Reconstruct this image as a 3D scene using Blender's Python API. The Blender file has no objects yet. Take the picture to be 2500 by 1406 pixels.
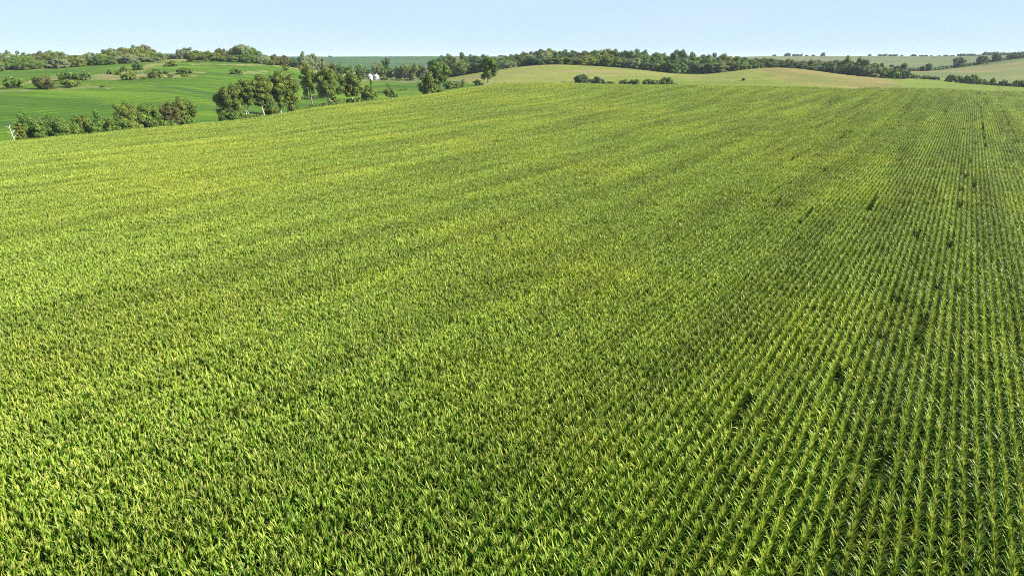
import bpy, math, random
import numpy as np
from mathutils import Vector

rng = np.random.default_rng(11)
random.seed(5)
scene = bpy.context.scene
COL = scene.collection

# ------------------------------------------------------------------ camera model (photo is 2500 x 1406)
F, CX, CY, HORIZON = 1667.0, 1250.0, 703.0, 142.0
PITCH = math.atan((CY - HORIZON) / F)
CAM_H = 28.0
CANOPY = 2.3
ROW_AZ = math.radians(32.6)
SUN_AZ, SUN_EL = math.radians(106), math.radians(33)

def ray(px, py):
    rt = (np.asarray(px, float) - CX) / F
    u = (CY - np.asarray(py, float)) / F
    up = u * math.cos(PITCH) - math.sin(PITCH)
    fw = math.cos(PITCH) + u * math.sin(PITCH)
    return rt, fw, up

def azel(px, py):
    rt, fw, up = ray(px, py)
    return np.arctan2(rt, fw), up / np.hypot(rt, fw)

def project(x, y, z):
    zz = np.asarray(z) - CAM_H
    d = y * math.cos(PITCH) - zz * math.sin(PITCH)
    u = y * math.sin(PITCH) + zz * math.cos(PITCH)
    d = np.where(d < 0.1, 0.1, d)
    return CX + F * x / d, CY - F * u / d

# ------------------------------------------------------------------ terrain: height from distance and bearing
EDGE_PERP = 262.0
def edge_r_line(az):
    s = np.sin(ROW_AZ - az)
    return np.where(s > 0.02, EDGE_PERP / np.maximum(s, 0.02), 9999.0)

COLS = [  # bearing column (photo x), field edge distance or None, canopy y there, ground nodes beyond (distance, y)
    (-700, None, 395, [(430, 250), (700, 200), (900, 178), (1500, 150), (2600, 140)]),
    (0,    None, 345, [(480, 226), (720, 180), (900, 160), (1500, 145), (2600, 138)]),
    (200,  None, 327, [(480, 220), (710, 168), (880, 152), (1500, 138), (2600, 136)]),
    (400,  None, 308, [(480, 212), (700, 158), (850, 145), (1500, 134), (2600, 132)]),
    (640,  None, 284, [(500, 225), (720, 159), (850, 150), (1500, 142), (2600, 138)]),
    (770,  None, 262, [(520, 228), (760, 178), (870, 168), (1500, 152), (2600, 139)]),
    (900,  None, 247, [(560, 219), (800, 197), (880, 194), (1500, 168), (2600, 138.5)]),
    (1060, None, 228, [(590, 214), (800, 192), (880, 188), (1500, 165), (2600, 138.0)]),
    (1190, None, 208, [(580, 205), (720, 176), (800, 173), (1500, 158), (2600, 138.5)]),
    (1350, 505,  204, [(590, 202), (740, 159), (820, 158), (1500, 152), (2600, 140)]),
    (1500, 492,  206, [(590, 203), (740, 165), (820, 164), (1500, 154), (2600, 141)]),
    (1700, 500,  209, [(590, 207), (740, 182), (820, 180), (1500, 155), (2600, 141)]),
    (1900, 520,  213, [(600, 211), (780, 165), (840, 166), (1500, 150), (2600, 138)]),
    (2100, 540,  220, [(640, 217), (790, 187), (860, 186), (1500, 155), (2600, 138)]),
    (2300, 550,  227, [(700, 221), (850, 198), (1000, 187), (1500, 160), (2600, 138)]),
    (2500, 555,  239, [(720, 227), (880, 213), (1050, 196), (1500, 143), (2600, 135)]),
    (3100, 540,  262, [(720, 250), (880, 235), (1050, 215), (1500, 160), (2600, 138)]),
]
R0 = [0.0, 60.0, 160.0]
def build_table():
    azs, Rs, Zs = [], [], []
    for px, er, ye, nodes in COLS:
        az, te = azel(px, ye)
        a0 = float(azel(px, 200)[0])
        if er is None:
            er = float(edge_r_line(az))
        ze = CAM_H + er * float(te) - CANOPY
        rs = R0 + [er * 0.72, er, er + 34]
        zs = [0.0, 0.0, 0.0 + 0.04 * ze, 0.36 * ze, ze, ze - (2.6 if px < 1250 else 3.2)]
        for r, y in nodes:
            t = float(azel(px, y)[1])
            rs.append(float(r)); zs.append(CAM_H + r * t)
        zl = zs[-1]
        rs += [3300.0, 5000.0, 9000.0]; zs += [zl - 22, zl - 45, zl - 60]
        azs.append(a0); Rs.append(rs); Zs.append(zs)
    return np.array(azs), np.array(Rs), np.array(Zs)
T_AZ, T_R, T_Z = build_table()

def smooth_cols(vals, az):
    """cubic (Catmull-Rom style, monotone limited) interpolation of every node over bearing"""
    x = T_AZ; n = len(x)
    az = np.clip(az, x[0], x[-1])
    i = np.clip(np.searchsorted(x, az) - 1, 0, n - 2)
    h = x[1:] - x[:-1]
    d = (vals[1:] - vals[:-1]) / h[:, None]
    m = np.zeros_like(vals)
    m[1:-1] = (d[:-1] * h[1:, None] + d[1:] * h[:-1, None]) / (h[1:] + h[:-1])[:, None]
    m[0] = d[0]; m[-1] = d[-1]
    t = ((az - x[i]) / h[i])[:, None]
    hh = h[i][:, None]
    return ((2*t**3 - 3*t**2 + 1) * vals[i] + (t**3 - 2*t**2 + t) * hh * m[i]
            + (-2*t**3 + 3*t**2) * vals[i+1] + (t**3 - t**2) * hh * m[i+1])

def pchip_rows(X, Y, q):
    """X,Y (N,K) one profile per row, q (N,) or (N,M)"""
    h = X[:, 1:] - X[:, :-1]
    d = (Y[:, 1:] - Y[:, :-1]) / h
    m = np.zeros_like(Y)
    w1 = 2*h[:, 1:] + h[:, :-1]; w2 = h[:, 1:] + 2*h[:, :-1]
    same = d[:, :-1] * d[:, 1:] > 0
    a = np.where(same, d[:, :-1], 1.0); b = np.where(same, d[:, 1:], 1.0)
    m[:, 1:-1] = np.where(same, (w1 + w2) / (w1 / a + w2 / b), 0.0)
    m[:, 0] = 0; m[:, -1] = d[:, -1]
    one = q.ndim == 1
    if one: q = q[:, None]
    out = np.zeros_like(q)
    K = X.shape[1]
    idx = np.zeros(q.shape, int)
    for k in range(1, K - 1):
        idx += (q >= X[:, k:k+1])
    take = lambda A, j: np.take_along_axis(A, j, 1)
    x0 = take(X, idx); hh = take(X, idx + 1) - x0
    t = np.clip((q - x0) / hh, 0, 1)
    y0 = take(Y, idx); y1 = take(Y, idx + 1); m0 = take(m, idx); m1 = take(m, idx + 1)
    out = ((2*t**3 - 3*t**2 + 1) * y0 + (t**3 - 2*t**2 + t) * hh * m0
           + (-2*t**3 + 3*t**2) * y1 + (t**3 - t**2) * hh * m1)
    return out[:, 0] if one else out

def undulate(x, y, r):
    a = (np.sin(x*0.031 + 1.3) * np.sin(y*0.027 + 0.4) + 0.6*np.sin(x*0.011 - y*0.017 + 2.0)
         + 0.4*np.sin(x*0.067 + y*0.051))
    return a * np.clip((r - 120) / 400, 0, 1) * 0.28

def terrain(x, y):
    x = np.atleast_1d(np.asarray(x, float)); y = np.atleast_1d(np.asarray(y, float))
    r = np.hypot(x, y); az = np.arctan2(x, y)
    out = np.empty(len(x))
    for s in range(0, len(x), 60000):
        sl = slice(s, s + 60000)
        Rr = smooth_cols(T_R, az[sl]); Zr = smooth_cols(T_Z, az[sl])
        out[sl] = pchip_rows(Rr, Zr, r[sl])
    return out + undulate(x, y, r)

def field_limit(az):
    """distance at which the corn ends on this bearing"""
    az = np.asarray(az, float)
    px = CX + F * np.tan(az) * 1.043
    e = smooth_cols(T_R, np.atleast_1d(az))[:, 4]
    extra = np.interp(px, [1250, 1400, 2000, 2120, 2300, 2700], [0, 8, 14, 90, 128, 150])
    return e + extra

# ------------------------------------------------------------------ helpers
def new_mesh(name, verts, faces_flat, sizes, mats, mat_idx=None, attrs=None, smooth=False):
    me = bpy.data.meshes.new(name)
    verts = np.asarray(verts, np.float32)
    me.vertices.add(len(verts)); me.vertices.foreach_set('co', verts.ravel())
    faces_flat = np.asarray(faces_flat, np.int32); sizes = np.asarray(sizes, np.int32)
    me.loops.add(len(faces_flat)); me.loops.foreach_set('vertex_index', faces_flat)
    me.polygons.add(len(sizes))
    starts = np.concatenate([[0], np.cumsum(sizes)[:-1]]).astype(np.int32)
    me.polygons.foreach_set('loop_start', starts)
    for m in mats: me.materials.append(m)
    if mat_idx is not None:
        me.polygons.foreach_set('material_index', np.asarray(mat_idx, np.int32))
    me.update(calc_edges=True); me.validate()
    me.polygons.foreach_set('use_smooth', np.full(len(me.polygons), smooth))
    for k, v in (attrs or {}).items():
        a = me.attributes.new(k, 'FLOAT', 'POINT'); a.data.foreach_set('value', np.asarray(v, np.float32))
    return me

class MB:
    """collects quads and triangles"""
    def __init__(s): s.v, s.f, s.n, s.m, s.t, s.c = [], [], [], [], [], 0
    def add(s, V, Fc, mat=0, tint=0.5):
        V = np.asarray(V, float); Fc = np.asarray(Fc, int)
        s.v.append(V); s.f.append((Fc + s.c).ravel()); s.n.append(np.full(len(Fc), Fc.shape[1])); s.m.append(np.full(len(Fc), mat))
        s.t.append(np.broadcast_to(np.asarray(tint, float), (len(V),))); s.c += len(V)
    def mesh(s, name, mats, smooth=False):
        return new_mesh(name, np.concatenate(s.v), np.concatenate(s.f), np.concatenate(s.n), mats,
                        np.concatenate(s.m), {'tint': np.concatenate(s.t)}, smooth)

def link(name, data, parent=None, loc=None, rz=0.0):
    o = bpy.data.objects.new(name, data); COL.objects.link(o)
    if parent: o.parent = parent
    if loc is not None: o.location = loc
    if rz: o.rotation_euler.z = rz
    return o

def tag(o, label=None, cat=None, group=None, kind=None):
    if label: o['label'] = label
    if cat: o['category'] = cat
    if group: o['group'] = group
    if kind: o['kind'] = kind
    return o

def tube(mb, pts, rad, sides=6, mat=0, tint=0.5, cap=True):
    pts = np.asarray(pts, float); n = len(pts)
    V = []
    for i in range(n):
        d = pts[min(i+1, n-1)] - pts[max(i-1, 0)]; d /= (np.linalg.norm(d) + 1e-9)
        a = np.cross(d, [0.31, 0.95, 0.05]); a /= (np.linalg.norm(a) + 1e-9); b = np.cross(d, a)
        for k in range(sides):
            t = 2*math.pi*k/sides
            V.append(pts[i] + rad[i]*(math.cos(t)*a + math.sin(t)*b))
    Fc = [[i*sides+k, i*sides+(k+1) % sides, (i+1)*sides+(k+1) % sides, (i+1)*sides+k] for i in range(n-1) for k in range(sides)]
    mb.add(V, Fc, mat, tint)

# ------------------------------------------------------------------ materials
def mat_base(name):
    m = bpy.data.materials.new(name); m.use_nodes = True
    nt = m.node_tree; nt.nodes.clear()
    return m, nt, nt.nodes.new('ShaderNodeOutputMaterial')
def N(nt, t, **kw):
    n = nt.nodes.new(t)
    for k, v in kw.items(): setattr(n, k, v)
    return n
def ramp(nt, fac, stops):
    r = N(nt, 'ShaderNodeValToRGB')
    el = r.color_ramp.elements
    while len(el) < len(stops): el.new(0.5)
    for e, (p, c) in zip(el, stops): e.position = p; e.color = (*c, 1)
    nt.links.new(fac, r.inputs[0]); return r.outputs[0]
def noise(nt, vec, scale, detail=3, rough=0.55):
    n = N(nt, 'ShaderNodeTexNoise'); n.inputs['Scale'].default_value = scale
    n.inputs['Detail'].default_value = detail; n.inputs['Roughness'].default_value = rough
    if vec is not None: nt.links.new(vec, n.inputs['Vector'])
    return n.outputs['Fac']
def mix(nt, fac, a, b, mode='MIX'):
    m = N(nt, 'ShaderNodeMix', data_type='RGBA', blend_type=mode)
    for s, v in ((m.inputs[0], fac), (m.inputs[6], a), (m.inputs[7], b)):
        if isinstance(v, (int, float)): s.default_value = v
        elif isinstance(v, tuple): s.default_value = (*v, 1)
        else: nt.links.new(v, s)
    return m.outputs[2]
def math_(nt, op, a, b=0.0, clamp=False):
    m = N(nt, 'ShaderNodeMath', operation=op, use_clamp=clamp)
    for s, v in zip(m.inputs, (a, b)):
        if isinstance(v, (int, float)): s.default_value = v
        else: nt.links.new(v, s)
    return m.outputs[0]
def position(nt, sc=(1, 1, 1), rz=0.0):
    g = N(nt, 'ShaderNodeNewGeometry'); mp = N(nt, 'ShaderNodeMapping')
    src = g.outputs['Position']
    if rz:
        m0 = N(nt, 'ShaderNodeMapping'); m0.inputs['Rotation'].default_value = (0, 0, rz); nt.links.new(src, m0.inputs['Vector']); src = m0.outputs[0]
    mp.inputs['Scale'].default_value = sc
    nt.links.new(src, mp.inputs['Vector']); return mp.outputs[0]
def attr(nt, name):
    a = N(nt, 'ShaderNodeAttribute', attribute_name=name); return a.outputs['Fac']

ALB = 0.72
def foliage_mat(name, dark, mid, light, transl=0.35, rough=0.5, spec=0.35, patch=None, streak=False):
    m, nt, out = mat_base(name)
    dark, mid, light = [tuple(q*ALB for q in c) for c in (dark, mid, light)]
    col = ramp(nt, attr(nt, 'tint'), [(0.0, dark), (0.5, mid), (1.0, light)])
    if patch:
        pscale, pcol, lo, hi, amt = patch
        nz = noise(nt, position(nt, (1, 1, 0)), pscale, 4, 0.6)
        mr = N(nt, 'ShaderNodeMapRange'); nt.links.new(nz, mr.inputs[0])
        mr.inputs[1].default_value = lo; mr.inputs[2].default_value = hi; mr.inputs[4].default_value = amt
        col = mix(nt, mr.outputs[0], col, mix(nt, 1.0, col, pcol, 'MULTIPLY'))
    if streak:      # vigour differs between planter passes: paler and darker bands along the rows
        q = N(nt, 'ShaderNodeMapRange'); nt.links.new(noise(nt, position(nt, (0.16, 0.010, 0), ROW_AZ), 1.0, 3, 0.6), q.inputs[0])
        q.inputs[1].default_value = 0.36; q.inputs[2].default_value = 0.64; q.inputs[3].default_value = 0.76; q.inputs[4].default_value = 1.16
        cm = N(nt, 'ShaderNodeVectorMath', operation='SCALE'); nt.links.new(col, cm.inputs[0]); nt.links.new(q.outputs[0], cm.inputs['Scale'])
        col = cm.outputs[0]
    p = N(nt, 'ShaderNodeBsdfPrincipled')
    nt.links.new(col, p.inputs['Base Color']); p.inputs['Roughness'].default_value = rough
    p.inputs['Specular IOR Level'].default_value = spec
    t = N(nt, 'ShaderNodeBsdfTranslucent')
    nt.links.new(mix(nt, 1.0, col, (1.25, 1.25, 0.6), 'MULTIPLY'), t.inputs['Color'])
    ms = N(nt, 'ShaderNodeMixShader'); ms.inputs[0].default_value = transl
    nt.links.new(p.outputs[0], ms.inputs[1]); nt.links.new(t.outputs[0], ms.inputs[2])
    nt.links.new(ms.outputs[0], out.inputs[0])
    return m

def ground_mat(name, stops, scales=(0.02, 0.15, 1.2), weights=(0.5, 0.3, 0.2), stretch=(1, 1, 1), rz=0.0, bump=0.3, rows=None, patches=None):
    m, nt, out = mat_base(name)
    pos = position(nt, stretch, rz)
    acc = None
    for s, w in zip(scales, weights):
        v = math_(nt, 'MULTIPLY', noise(nt, pos, s, 4, 0.6), w)
        acc = v if acc is None else math_(nt, 'ADD', acc, v)
    if rows:
        spacing, rz2, amt = rows
        w = N(nt, 'ShaderNodeTexWave'); w.inputs['Scale'].default_value = 0.314 / spacing * 1.0
        w.inputs['Distortion'].default_value = 1.5; w.inputs['Detail'].default_value = 2
        nt.links.new(position(nt, (1, 1, 0), rz2), w.inputs['Vector'])
        acc = math_(nt, 'ADD', acc, math_(nt, 'MULTIPLY', math_(nt, 'SUBTRACT', w.outputs['Fac'], 0.5), amt))
    mr = N(nt, 'ShaderNodeMapRange'); nt.links.new(acc, mr.inputs[0])
    mr.inputs[1].default_value = 0.40; mr.inputs[2].default_value = 0.60
    col = ramp(nt, mr.outputs[0], [(p_, tuple(q*ALB for q in c)) for p_, c in stops])
    for (pscale, pst, lo, hi, pc) in (patches or []):
        nz = noise(nt, position(nt, pst), pscale, 4, 0.6)
        q = N(nt, 'ShaderNodeMapRange'); nt.links.new(nz, q.inputs[0])
        q.inputs[1].default_value = lo; q.inputs[2].default_value = hi
        col = mix(nt, q.outputs[0], col, tuple(v*ALB for v in pc))
    p = N(nt, 'ShaderNodeBsdfPrincipled'); nt.links.new(col, p.inputs['Base Color'])
    p.inputs['Roughness'].default_value = 0.95; p.inputs['Specular IOR Level'].default_value = 0.1
    if bump:
        b = N(nt, 'ShaderNodeBump'); b.inputs['Strength'].default_value = bump; b.inputs['Distance'].default_value = 1.0
        nt.links.new(noise(nt, position(nt), 0.9, 4, 0.7), b.inputs['Height']); nt.links.new(b.outputs[0], p.inputs['Normal'])
    nt.links.new(p.outputs[0], out.inputs[0])
    return m

def plain_mat(name, col, rough=0.7, metal=0.0, var=0.15, scale=2.0):
    m, nt, out = mat_base(name)
    nz = noise(nt, position(nt), scale, 4)
    c = mix(nt, nz, tuple(x*(1-var) for x in col), tuple(min(1, x*(1+var)) for x in col))
    p = N(nt, 'ShaderNodeBsdfPrincipled'); nt.links.new(c, p.inputs['Base Color'])
    p.inputs['Roughness'].default_value = rough; p.inputs['Metallic'].default_value = metal
    nt.links.new(p.outputs[0], out.inputs[0]); return m

M = {}
PATCH = (0.017, (1.5, 1.18, 0.85), 0.46, 0.64, 0.95)
M['corn_leaf'] = foliage_mat('corn_leaf', (0.048, 0.128, 0.005), (0.138, 0.262, 0.011), (0.42, 0.52, 0.080), 0.11, 0.45, 0.26, PATCH, True)
M['corn_stalk'] = foliage_mat('corn_stalk', (0.16, 0.24, 0.05), (0.22, 0.30, 0.07), (0.30, 0.36, 0.10), 0.05, 0.6, 0.3)
M['tassel'] = foliage_mat('tassel', (0.56, 0.64, 0.13), (0.74, 0.77, 0.22), (0.86, 0.80, 0.33), 0.25, 0.8, 0.1, None, True)
M['soil'] = ground_mat('soil', [(0, (0.025, 0.019, 0.012)), (1, (0.060, 0.044, 0.028))], bump=0.5)
M['soy'] = ground_mat('soy', [(0, (0.040, 0.102, 0.010)), (0.5, (0.060, 0.130, 0.009)), (1, (0.118, 0.195, 0.010))],
                      scales=(0.008, 0.06, 0.7), weights=(0.45, 0.3, 0.25), stretch=(0.6, 1.6, 1), rows=(7.0, 0.5, 0.09), bump=0.5,
                      patches=[(0.010, (0.5, 1.4, 0), 0.50, 0.66, (0.125, 0.215, 0.016)), (0.02, (0.4, 1.6, 0), 0.56, 0.70, (0.030, 0.085, 0.022))])
M['dry_grass'] = ground_mat('dry_grass', [(0, (0.075, 0.135, 0.028)), (0.45, (0.16, 0.185, 0.055)), (1, (0.30, 0.25, 0.12))],
                            scales=(0.03, 0.2, 1.5), bump=0.6)
M['pasture'] = ground_mat('pasture', [(0, (0.13, 0.175, 0.036)), (0.5, (0.20, 0.230, 0.050)), (1, (0.28, 0.25, 0.09))],
                          scales=(0.012, 0.08, 0.8), weights=(0.4, 0.35, 0.25), stretch=(0.5, 1.4, 1), bump=0.8,
                          patches=[(0.09, (1, 1, 0), 0.66, 0.72, (0.06, 0.09, 0.025)), (0.013, (0.4, 1.8, 0), 0.54, 0.66, (0.25, 0.21, 0.095))])
M['hay'] = ground_mat('hay', [(0, (0.125, 0.155, 0.036)), (0.5, (0.180, 0.172, 0.052)), (1, (0.25, 0.185, 0.068))],
                      scales=(0.01, 0.05, 0.6), weights=(0.55, 0.3, 0.15), stretch=(0.5, 1.3, 1), rows=(9, 0.9, 0.05), bump=0.4,
                      patches=[(0.016, (0.5, 1.2, 0), 0.52, 0.64, (0.27, 0.195, 0.070)), (0.020, (0.6, 1.4, 0), 0.55, 0.68, (0.165, 0.150, 0.052))])
M['meadow'] = ground_mat('meadow', [(0, (0.115, 0.170, 0.026)), (0.5, (0.150, 0.200, 0.032)), (1, (0.22, 0.215, 0.05))],
                         scales=(0.01, 0.06, 0.7), stretch=(0.4, 1.5, 1), bump=0.4)
M['upland'] = ground_mat('upland', [(0, (0.095, 0.145, 0.045)), (0.55, (0.145, 0.170, 0.058)), (1, (0.235, 0.185, 0.085))],
                         scales=(0.007, 0.03, 0.3), stretch=(0.5, 1.6, 1), bump=0.4)
M['far_green'] = ground_mat('far_green', [(0, (0.030, 0.080, 0.026)), (0.5, (0.045, 0.100, 0.032)), (1, (0.085, 0.140, 0.045))],
                            scales=(0.004, 0.02, 0.2), stretch=(0.4, 1.6, 1), rows=(14, 0.3, 0.05), bump=0.3)
M['far_field'] = ground_mat('far_field', [(0, (0.09, 0.125, 0.05)), (0.5, (0.13, 0.155, 0.065)), (1, (0.19, 0.175, 0.09))],
                            scales=(0.004, 0.02, 0.2), stretch=(0.35, 2.0, 1), rows=(16, 0.2, 0.12), bump=0.3)
M['bark_pale'] = plain_mat('bark_pale', (0.34, 0.29, 0.23), 0.85, 0, 0.35, 1.5)
M['bark'] = plain_mat('bark', (0.16, 0.125, 0.09), 0.9, 0, 0.35, 1.5)
M['leaf_green'] = foliage_mat('leaf_green', (0.055, 0.115, 0.016), (0.115, 0.200, 0.028), (0.24, 0.33, 0.055), 0.12, 0.6, 0.2)
M['leaf_olive'] = foliage_mat('leaf_olive', (0.062, 0.105, 0.014), (0.138, 0.200, 0.026), (0.29, 0.34, 0.055), 0.12, 0.6, 0.2)
M['leaf_brown'] = foliage_mat('leaf_brown', (0.075, 0.090, 0.028), (0.150, 0.158, 0.046), (0.26, 0.245, 0.078), 0.25, 0.7, 0.15)
M['leaf_yellow'] = foliage_mat('leaf_yellow', (0.12, 0.17, 0.022), (0.22, 0.275, 0.042), (0.38, 0.40, 0.075), 0.30, 0.6, 0.2)
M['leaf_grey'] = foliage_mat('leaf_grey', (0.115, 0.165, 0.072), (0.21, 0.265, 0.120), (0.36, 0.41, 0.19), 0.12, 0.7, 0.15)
M['leaf_dark'] = foliage_mat('leaf_dark', (0.036, 0.080, 0.024), (0.075, 0.130, 0.040), (0.145, 0.205, 0.060), 0.12, 0.6, 0.2)
M['bin_steel'] = plain_mat('bin_steel', (0.34, 0.34, 0.37), 0.45, 0.15, 0.08, 0.8)
M['bin_roof'] = plain_mat('bin_roof', (0.36, 0.36, 0.39), 0.5, 0.1, 0.06, 0.8)
M['bin_door'] = plain_mat('bin_door', (0.35, 0.36, 0.38), 0.5, 0.2, 0.1, 0.8)
M['post_wood'] = plain_mat('post_wood', (0.12, 0.10, 0.08), 0.9, 0, 0.2, 3)

# ------------------------------------------------------------------ ground sheet split by land cover
def in_poly(px, py, poly):
    poly = np.asarray(poly, float); inside = np.zeros(px.shape, bool)
    x0, y0 = poly[-1]
    for x1, y1 in poly:
        c = ((y1 > py) != (y0 > py))
        with np.errstate(divide='ignore', invalid='ignore'):
            xi = (x0 - x1) * (py - y1) / (y0 - y1 + 1e-12) + x1
        inside ^= c & (px < xi)
        x0, y0 = x1, y1
    return inside

STRIPS = [  # dry grass terraces and margins on the left hillside (corner points as seen, laid on the hill)
    [(-80, 214), (10, 209), (55, 203), (92, 190), (130, 185), (155, 184), (155, 192), (120, 197), (60, 207), (20, 212), (-80, 221)],
    [(200, 187), (230, 183), (275, 179), (330, 167), (365, 157), (405, 151), (440, 149), (440, 153), (405, 156), (372, 164), (350, 174), (345, 182), (375, 180), (420, 176), (480, 175), (512, 178), (500, 179), (440, 181), (420, 184), (480, 183), (483, 186), (420, 190), (340, 193), (290, 195), (215, 196), (205, 193), (250, 188)],
    [(-80, 224), (35, 219), (70, 217), (80, 220), (50, 224), (-80, 228)],
    [(110, 219), (195, 213), (215, 209), (245, 210), (275, 214), (262, 217), (235, 214), (200, 216), (140, 221)],
    [(462, 157), (500, 156), (560, 157), (640, 159), (660, 160), (640, 161), (560, 160), (500, 159), (462, 160)],
    [(560, 179), (585, 178), (600, 174), (640, 172), (655, 174), (650, 180), (600, 183), (570, 183)],
    [(150, 168), (164, 166), (163, 168), (152, 170)],
    [(880, 193), (930, 194), (1015, 197), (1027, 199), (1010, 203), (970, 202), (955, 200), (930, 198), (880, 199)],
]
def build_ground():
    fine = np.radians(np.arange(-50, 50.01, 0.1))
    coarse_l = np.radians(np.arange(-180, -50, 5.0)); coarse_r = np.radians(np.arange(55, 180, 5.0))
    A = np.concatenate([coarse_l, fine, coarse_r])
    R = np.concatenate([np.array([6.0, 16, 28, 44, 64, 90, 120, 150, 180, 210, 235]), np.arange(255, 620, 5.0), np.arange(620, 1100, 7.0),
                        np.geomspace(1100, 2700, 90), np.geomspace(2760, 9000, 26)])
    na, nr = len(A), len(R)
    AA, RR = np.meshgrid(A, R, indexing='ij')
    X = (RR*np.sin(AA)).ravel(); Y = (RR*np.cos(AA)).ravel()
    Z = terrain(X, Y)
    V = np.stack([X, Y, Z], 1)
    i = np.arange(na); j = np.arange(nr - 1)
    I, J = np.meshgrid(i, j, indexing='ij'); I2 = (I + 1) % na
    quads = np.stack([I*nr + J, I*nr + J + 1, I2*nr + J + 1, I2*nr + J], -1).reshape(-1, 4)
    c = V[quads].mean(1)
    r = np.hypot(c[:, 0], c[:, 1]); az = np.arctan2(c[:, 0], c[:, 1])
    jit = 4*np.sin(c[:, 0]*0.11) * np.sin(c[:, 1]*0.09 + 1) + 2*np.sin(c[:, 0]*0.35 + c[:, 1]*0.3)
    px = CX + F*np.tan(np.clip(az, -1.3, 1.3))*1.043
    ppx, ppy = project(c[:, 0], c[:, 1], c[:, 2])
    fl = field_limit(az)
    cover = np.full(len(quads), 'distant_farmland', dtype=object)
    left = px < 1215
    # left: soybeans on the hillside and the valley floor
    soy_end = np.interp(px, [-700, 0, 400, 640, 770, 900, 1060, 1150, 1215], [760, 760, 760, 735, 770, 800, 740, 600, 540])
    cover[left & (r < soy_end + jit)] = 'soybean_field'
    cover[left & (r >= soy_end + jit) & (r < 1250)] = 'woodland_floor'
    cover[(px >= 1035) & left & (r >= soy_end + jit) & (r < 760)] = 'pasture'
    cover[(px < 1250) & (r >= 1250)] = 'distant_green_hill'
    cover[(px >= 380) & (px < 470) & (r >= 850) & (r < 1400)] = 'distant_green_hill'
    # middle: rough pasture below the ridge wood
    mid = (px >= 1215) & (px < 1860 + (r - 600)*0.0)
    past_end = np.interp(px, [1215, 1350, 1500, 1700, 1860], [735, 752, 755, 755, 790])
    cover[mid & (r < past_end + jit)] = 'pasture'
    cover[mid & (r >= past_end + jit) & (r < 1300)] = 'woodland_floor'
    # right: mown hay hill, meadow, uplands
    dith = rng.random(len(r)) - 0.5
    hayb = 1830 + (780 - r)*0.55 + dith*26 + jit*1.5
    cover[(px >= 1215) & (px < hayb) & (px >= 1740) & (r < 790)] = 'pasture'
    cover[(px >= np.maximum(hayb, 1740)) & (px < 2185 + dith*70) & (r < 800) & (r >= fl)] = 'hay_field'
    cover[(px >= 1500) & (px < 2230) & (r < 632 + jit*1.5 + dith*30)] = 'meadow'
    cover[(px >= 2150 + (800 - r)*0.6 + dith*60) & (r < np.interp(px, [2100, 2300, 2500], [800, 850, 880]))] = 'meadow'
    cover[(px >= 1860) & (px < 2230) & (r >= 800) & (r < 1300)] = 'woodland_floor'
    up_end = np.interp(px, [2190, 2300, 2500, 3000], [1150, 1360, 1560, 1700])
    cover[(px >= 2200) & (r >= np.interp(px, [2100, 2300, 2500], [800, 850, 880])) & (r < up_end)] = 'upland_pasture'
    for s in STRIPS:
        cover[in_poly(ppx + 3*np.sin(ppy*0.9) + 1.0*jit, ppy + 0.35*jit/2, s) & (r > 300) & (r < 900)] = 'grass_strip'
    cover[(r < fl - 1.0) | (r < 250)] = 'ground'
    cover[(r >= fl - 1.0) & (r < fl + 7 + 0.6*jit) & (px < 1250)] = 'grass_margin'
    mats = {'soybean_field': 'soy', 'grass_strip': 'dry_grass', 'woodland_floor': 'pasture', 'pasture': 'pasture', 'hay_field': 'hay', 'meadow': 'meadow',
            'upland_pasture': 'upland', 'distant_green_hill': 'far_green', 'distant_farmland': 'far_field', 'ground': 'soil', 'grass_margin': 'pasture'}
    labels = {'soybean_field': 'green soybean field on the hillside beyond the hedgerow', 'grass_strip': 'pale dry grass terraces crossing the soybean hillside',
              'woodland_floor': 'shaded rough grass under the woods', 'pasture': 'rough yellow-green pasture below the ridge wood',
              'hay_field': 'mown tan and green hay field on the rounded hill', 'meadow': 'smooth light green meadow beyond the corn crest',
              'upland_pasture': 'brownish pasture slope below the dark hedge line', 'distant_green_hill': 'far green hill on the horizon',
              'distant_farmland': 'far pale farmland on the horizon', 'ground': 'dark soil under the corn', 'grass_margin': 'grassy margin along the hedgerow'}
    for k in mats:
        sel = quads[cover == k]
        if not len(sel): continue
        u, inv = np.unique(sel.ravel(), return_inverse=True)
        me = new_mesh(k, V[u], inv, np.full(len(sel), 4), [M[mats[k]]], smooth=True)
        tag(link(k, me), labels[k], None, None, 'structure')
    # centre fan
    vv = np.concatenate([[[0, 0, 0.0]], V[np.arange(na)*nr]])
    ff = np.array([[0, 1 + k, 1 + (k + 1) % na] for k in range(na)])
    me = new_mesh('ground', vv, ff[:, ::-1].ravel(), np.full(na, 3), [M['soil']], smooth=True)
    tag(link('ground', me), 'dark soil under the corn', None, None, 'structure')
build_ground()

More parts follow.
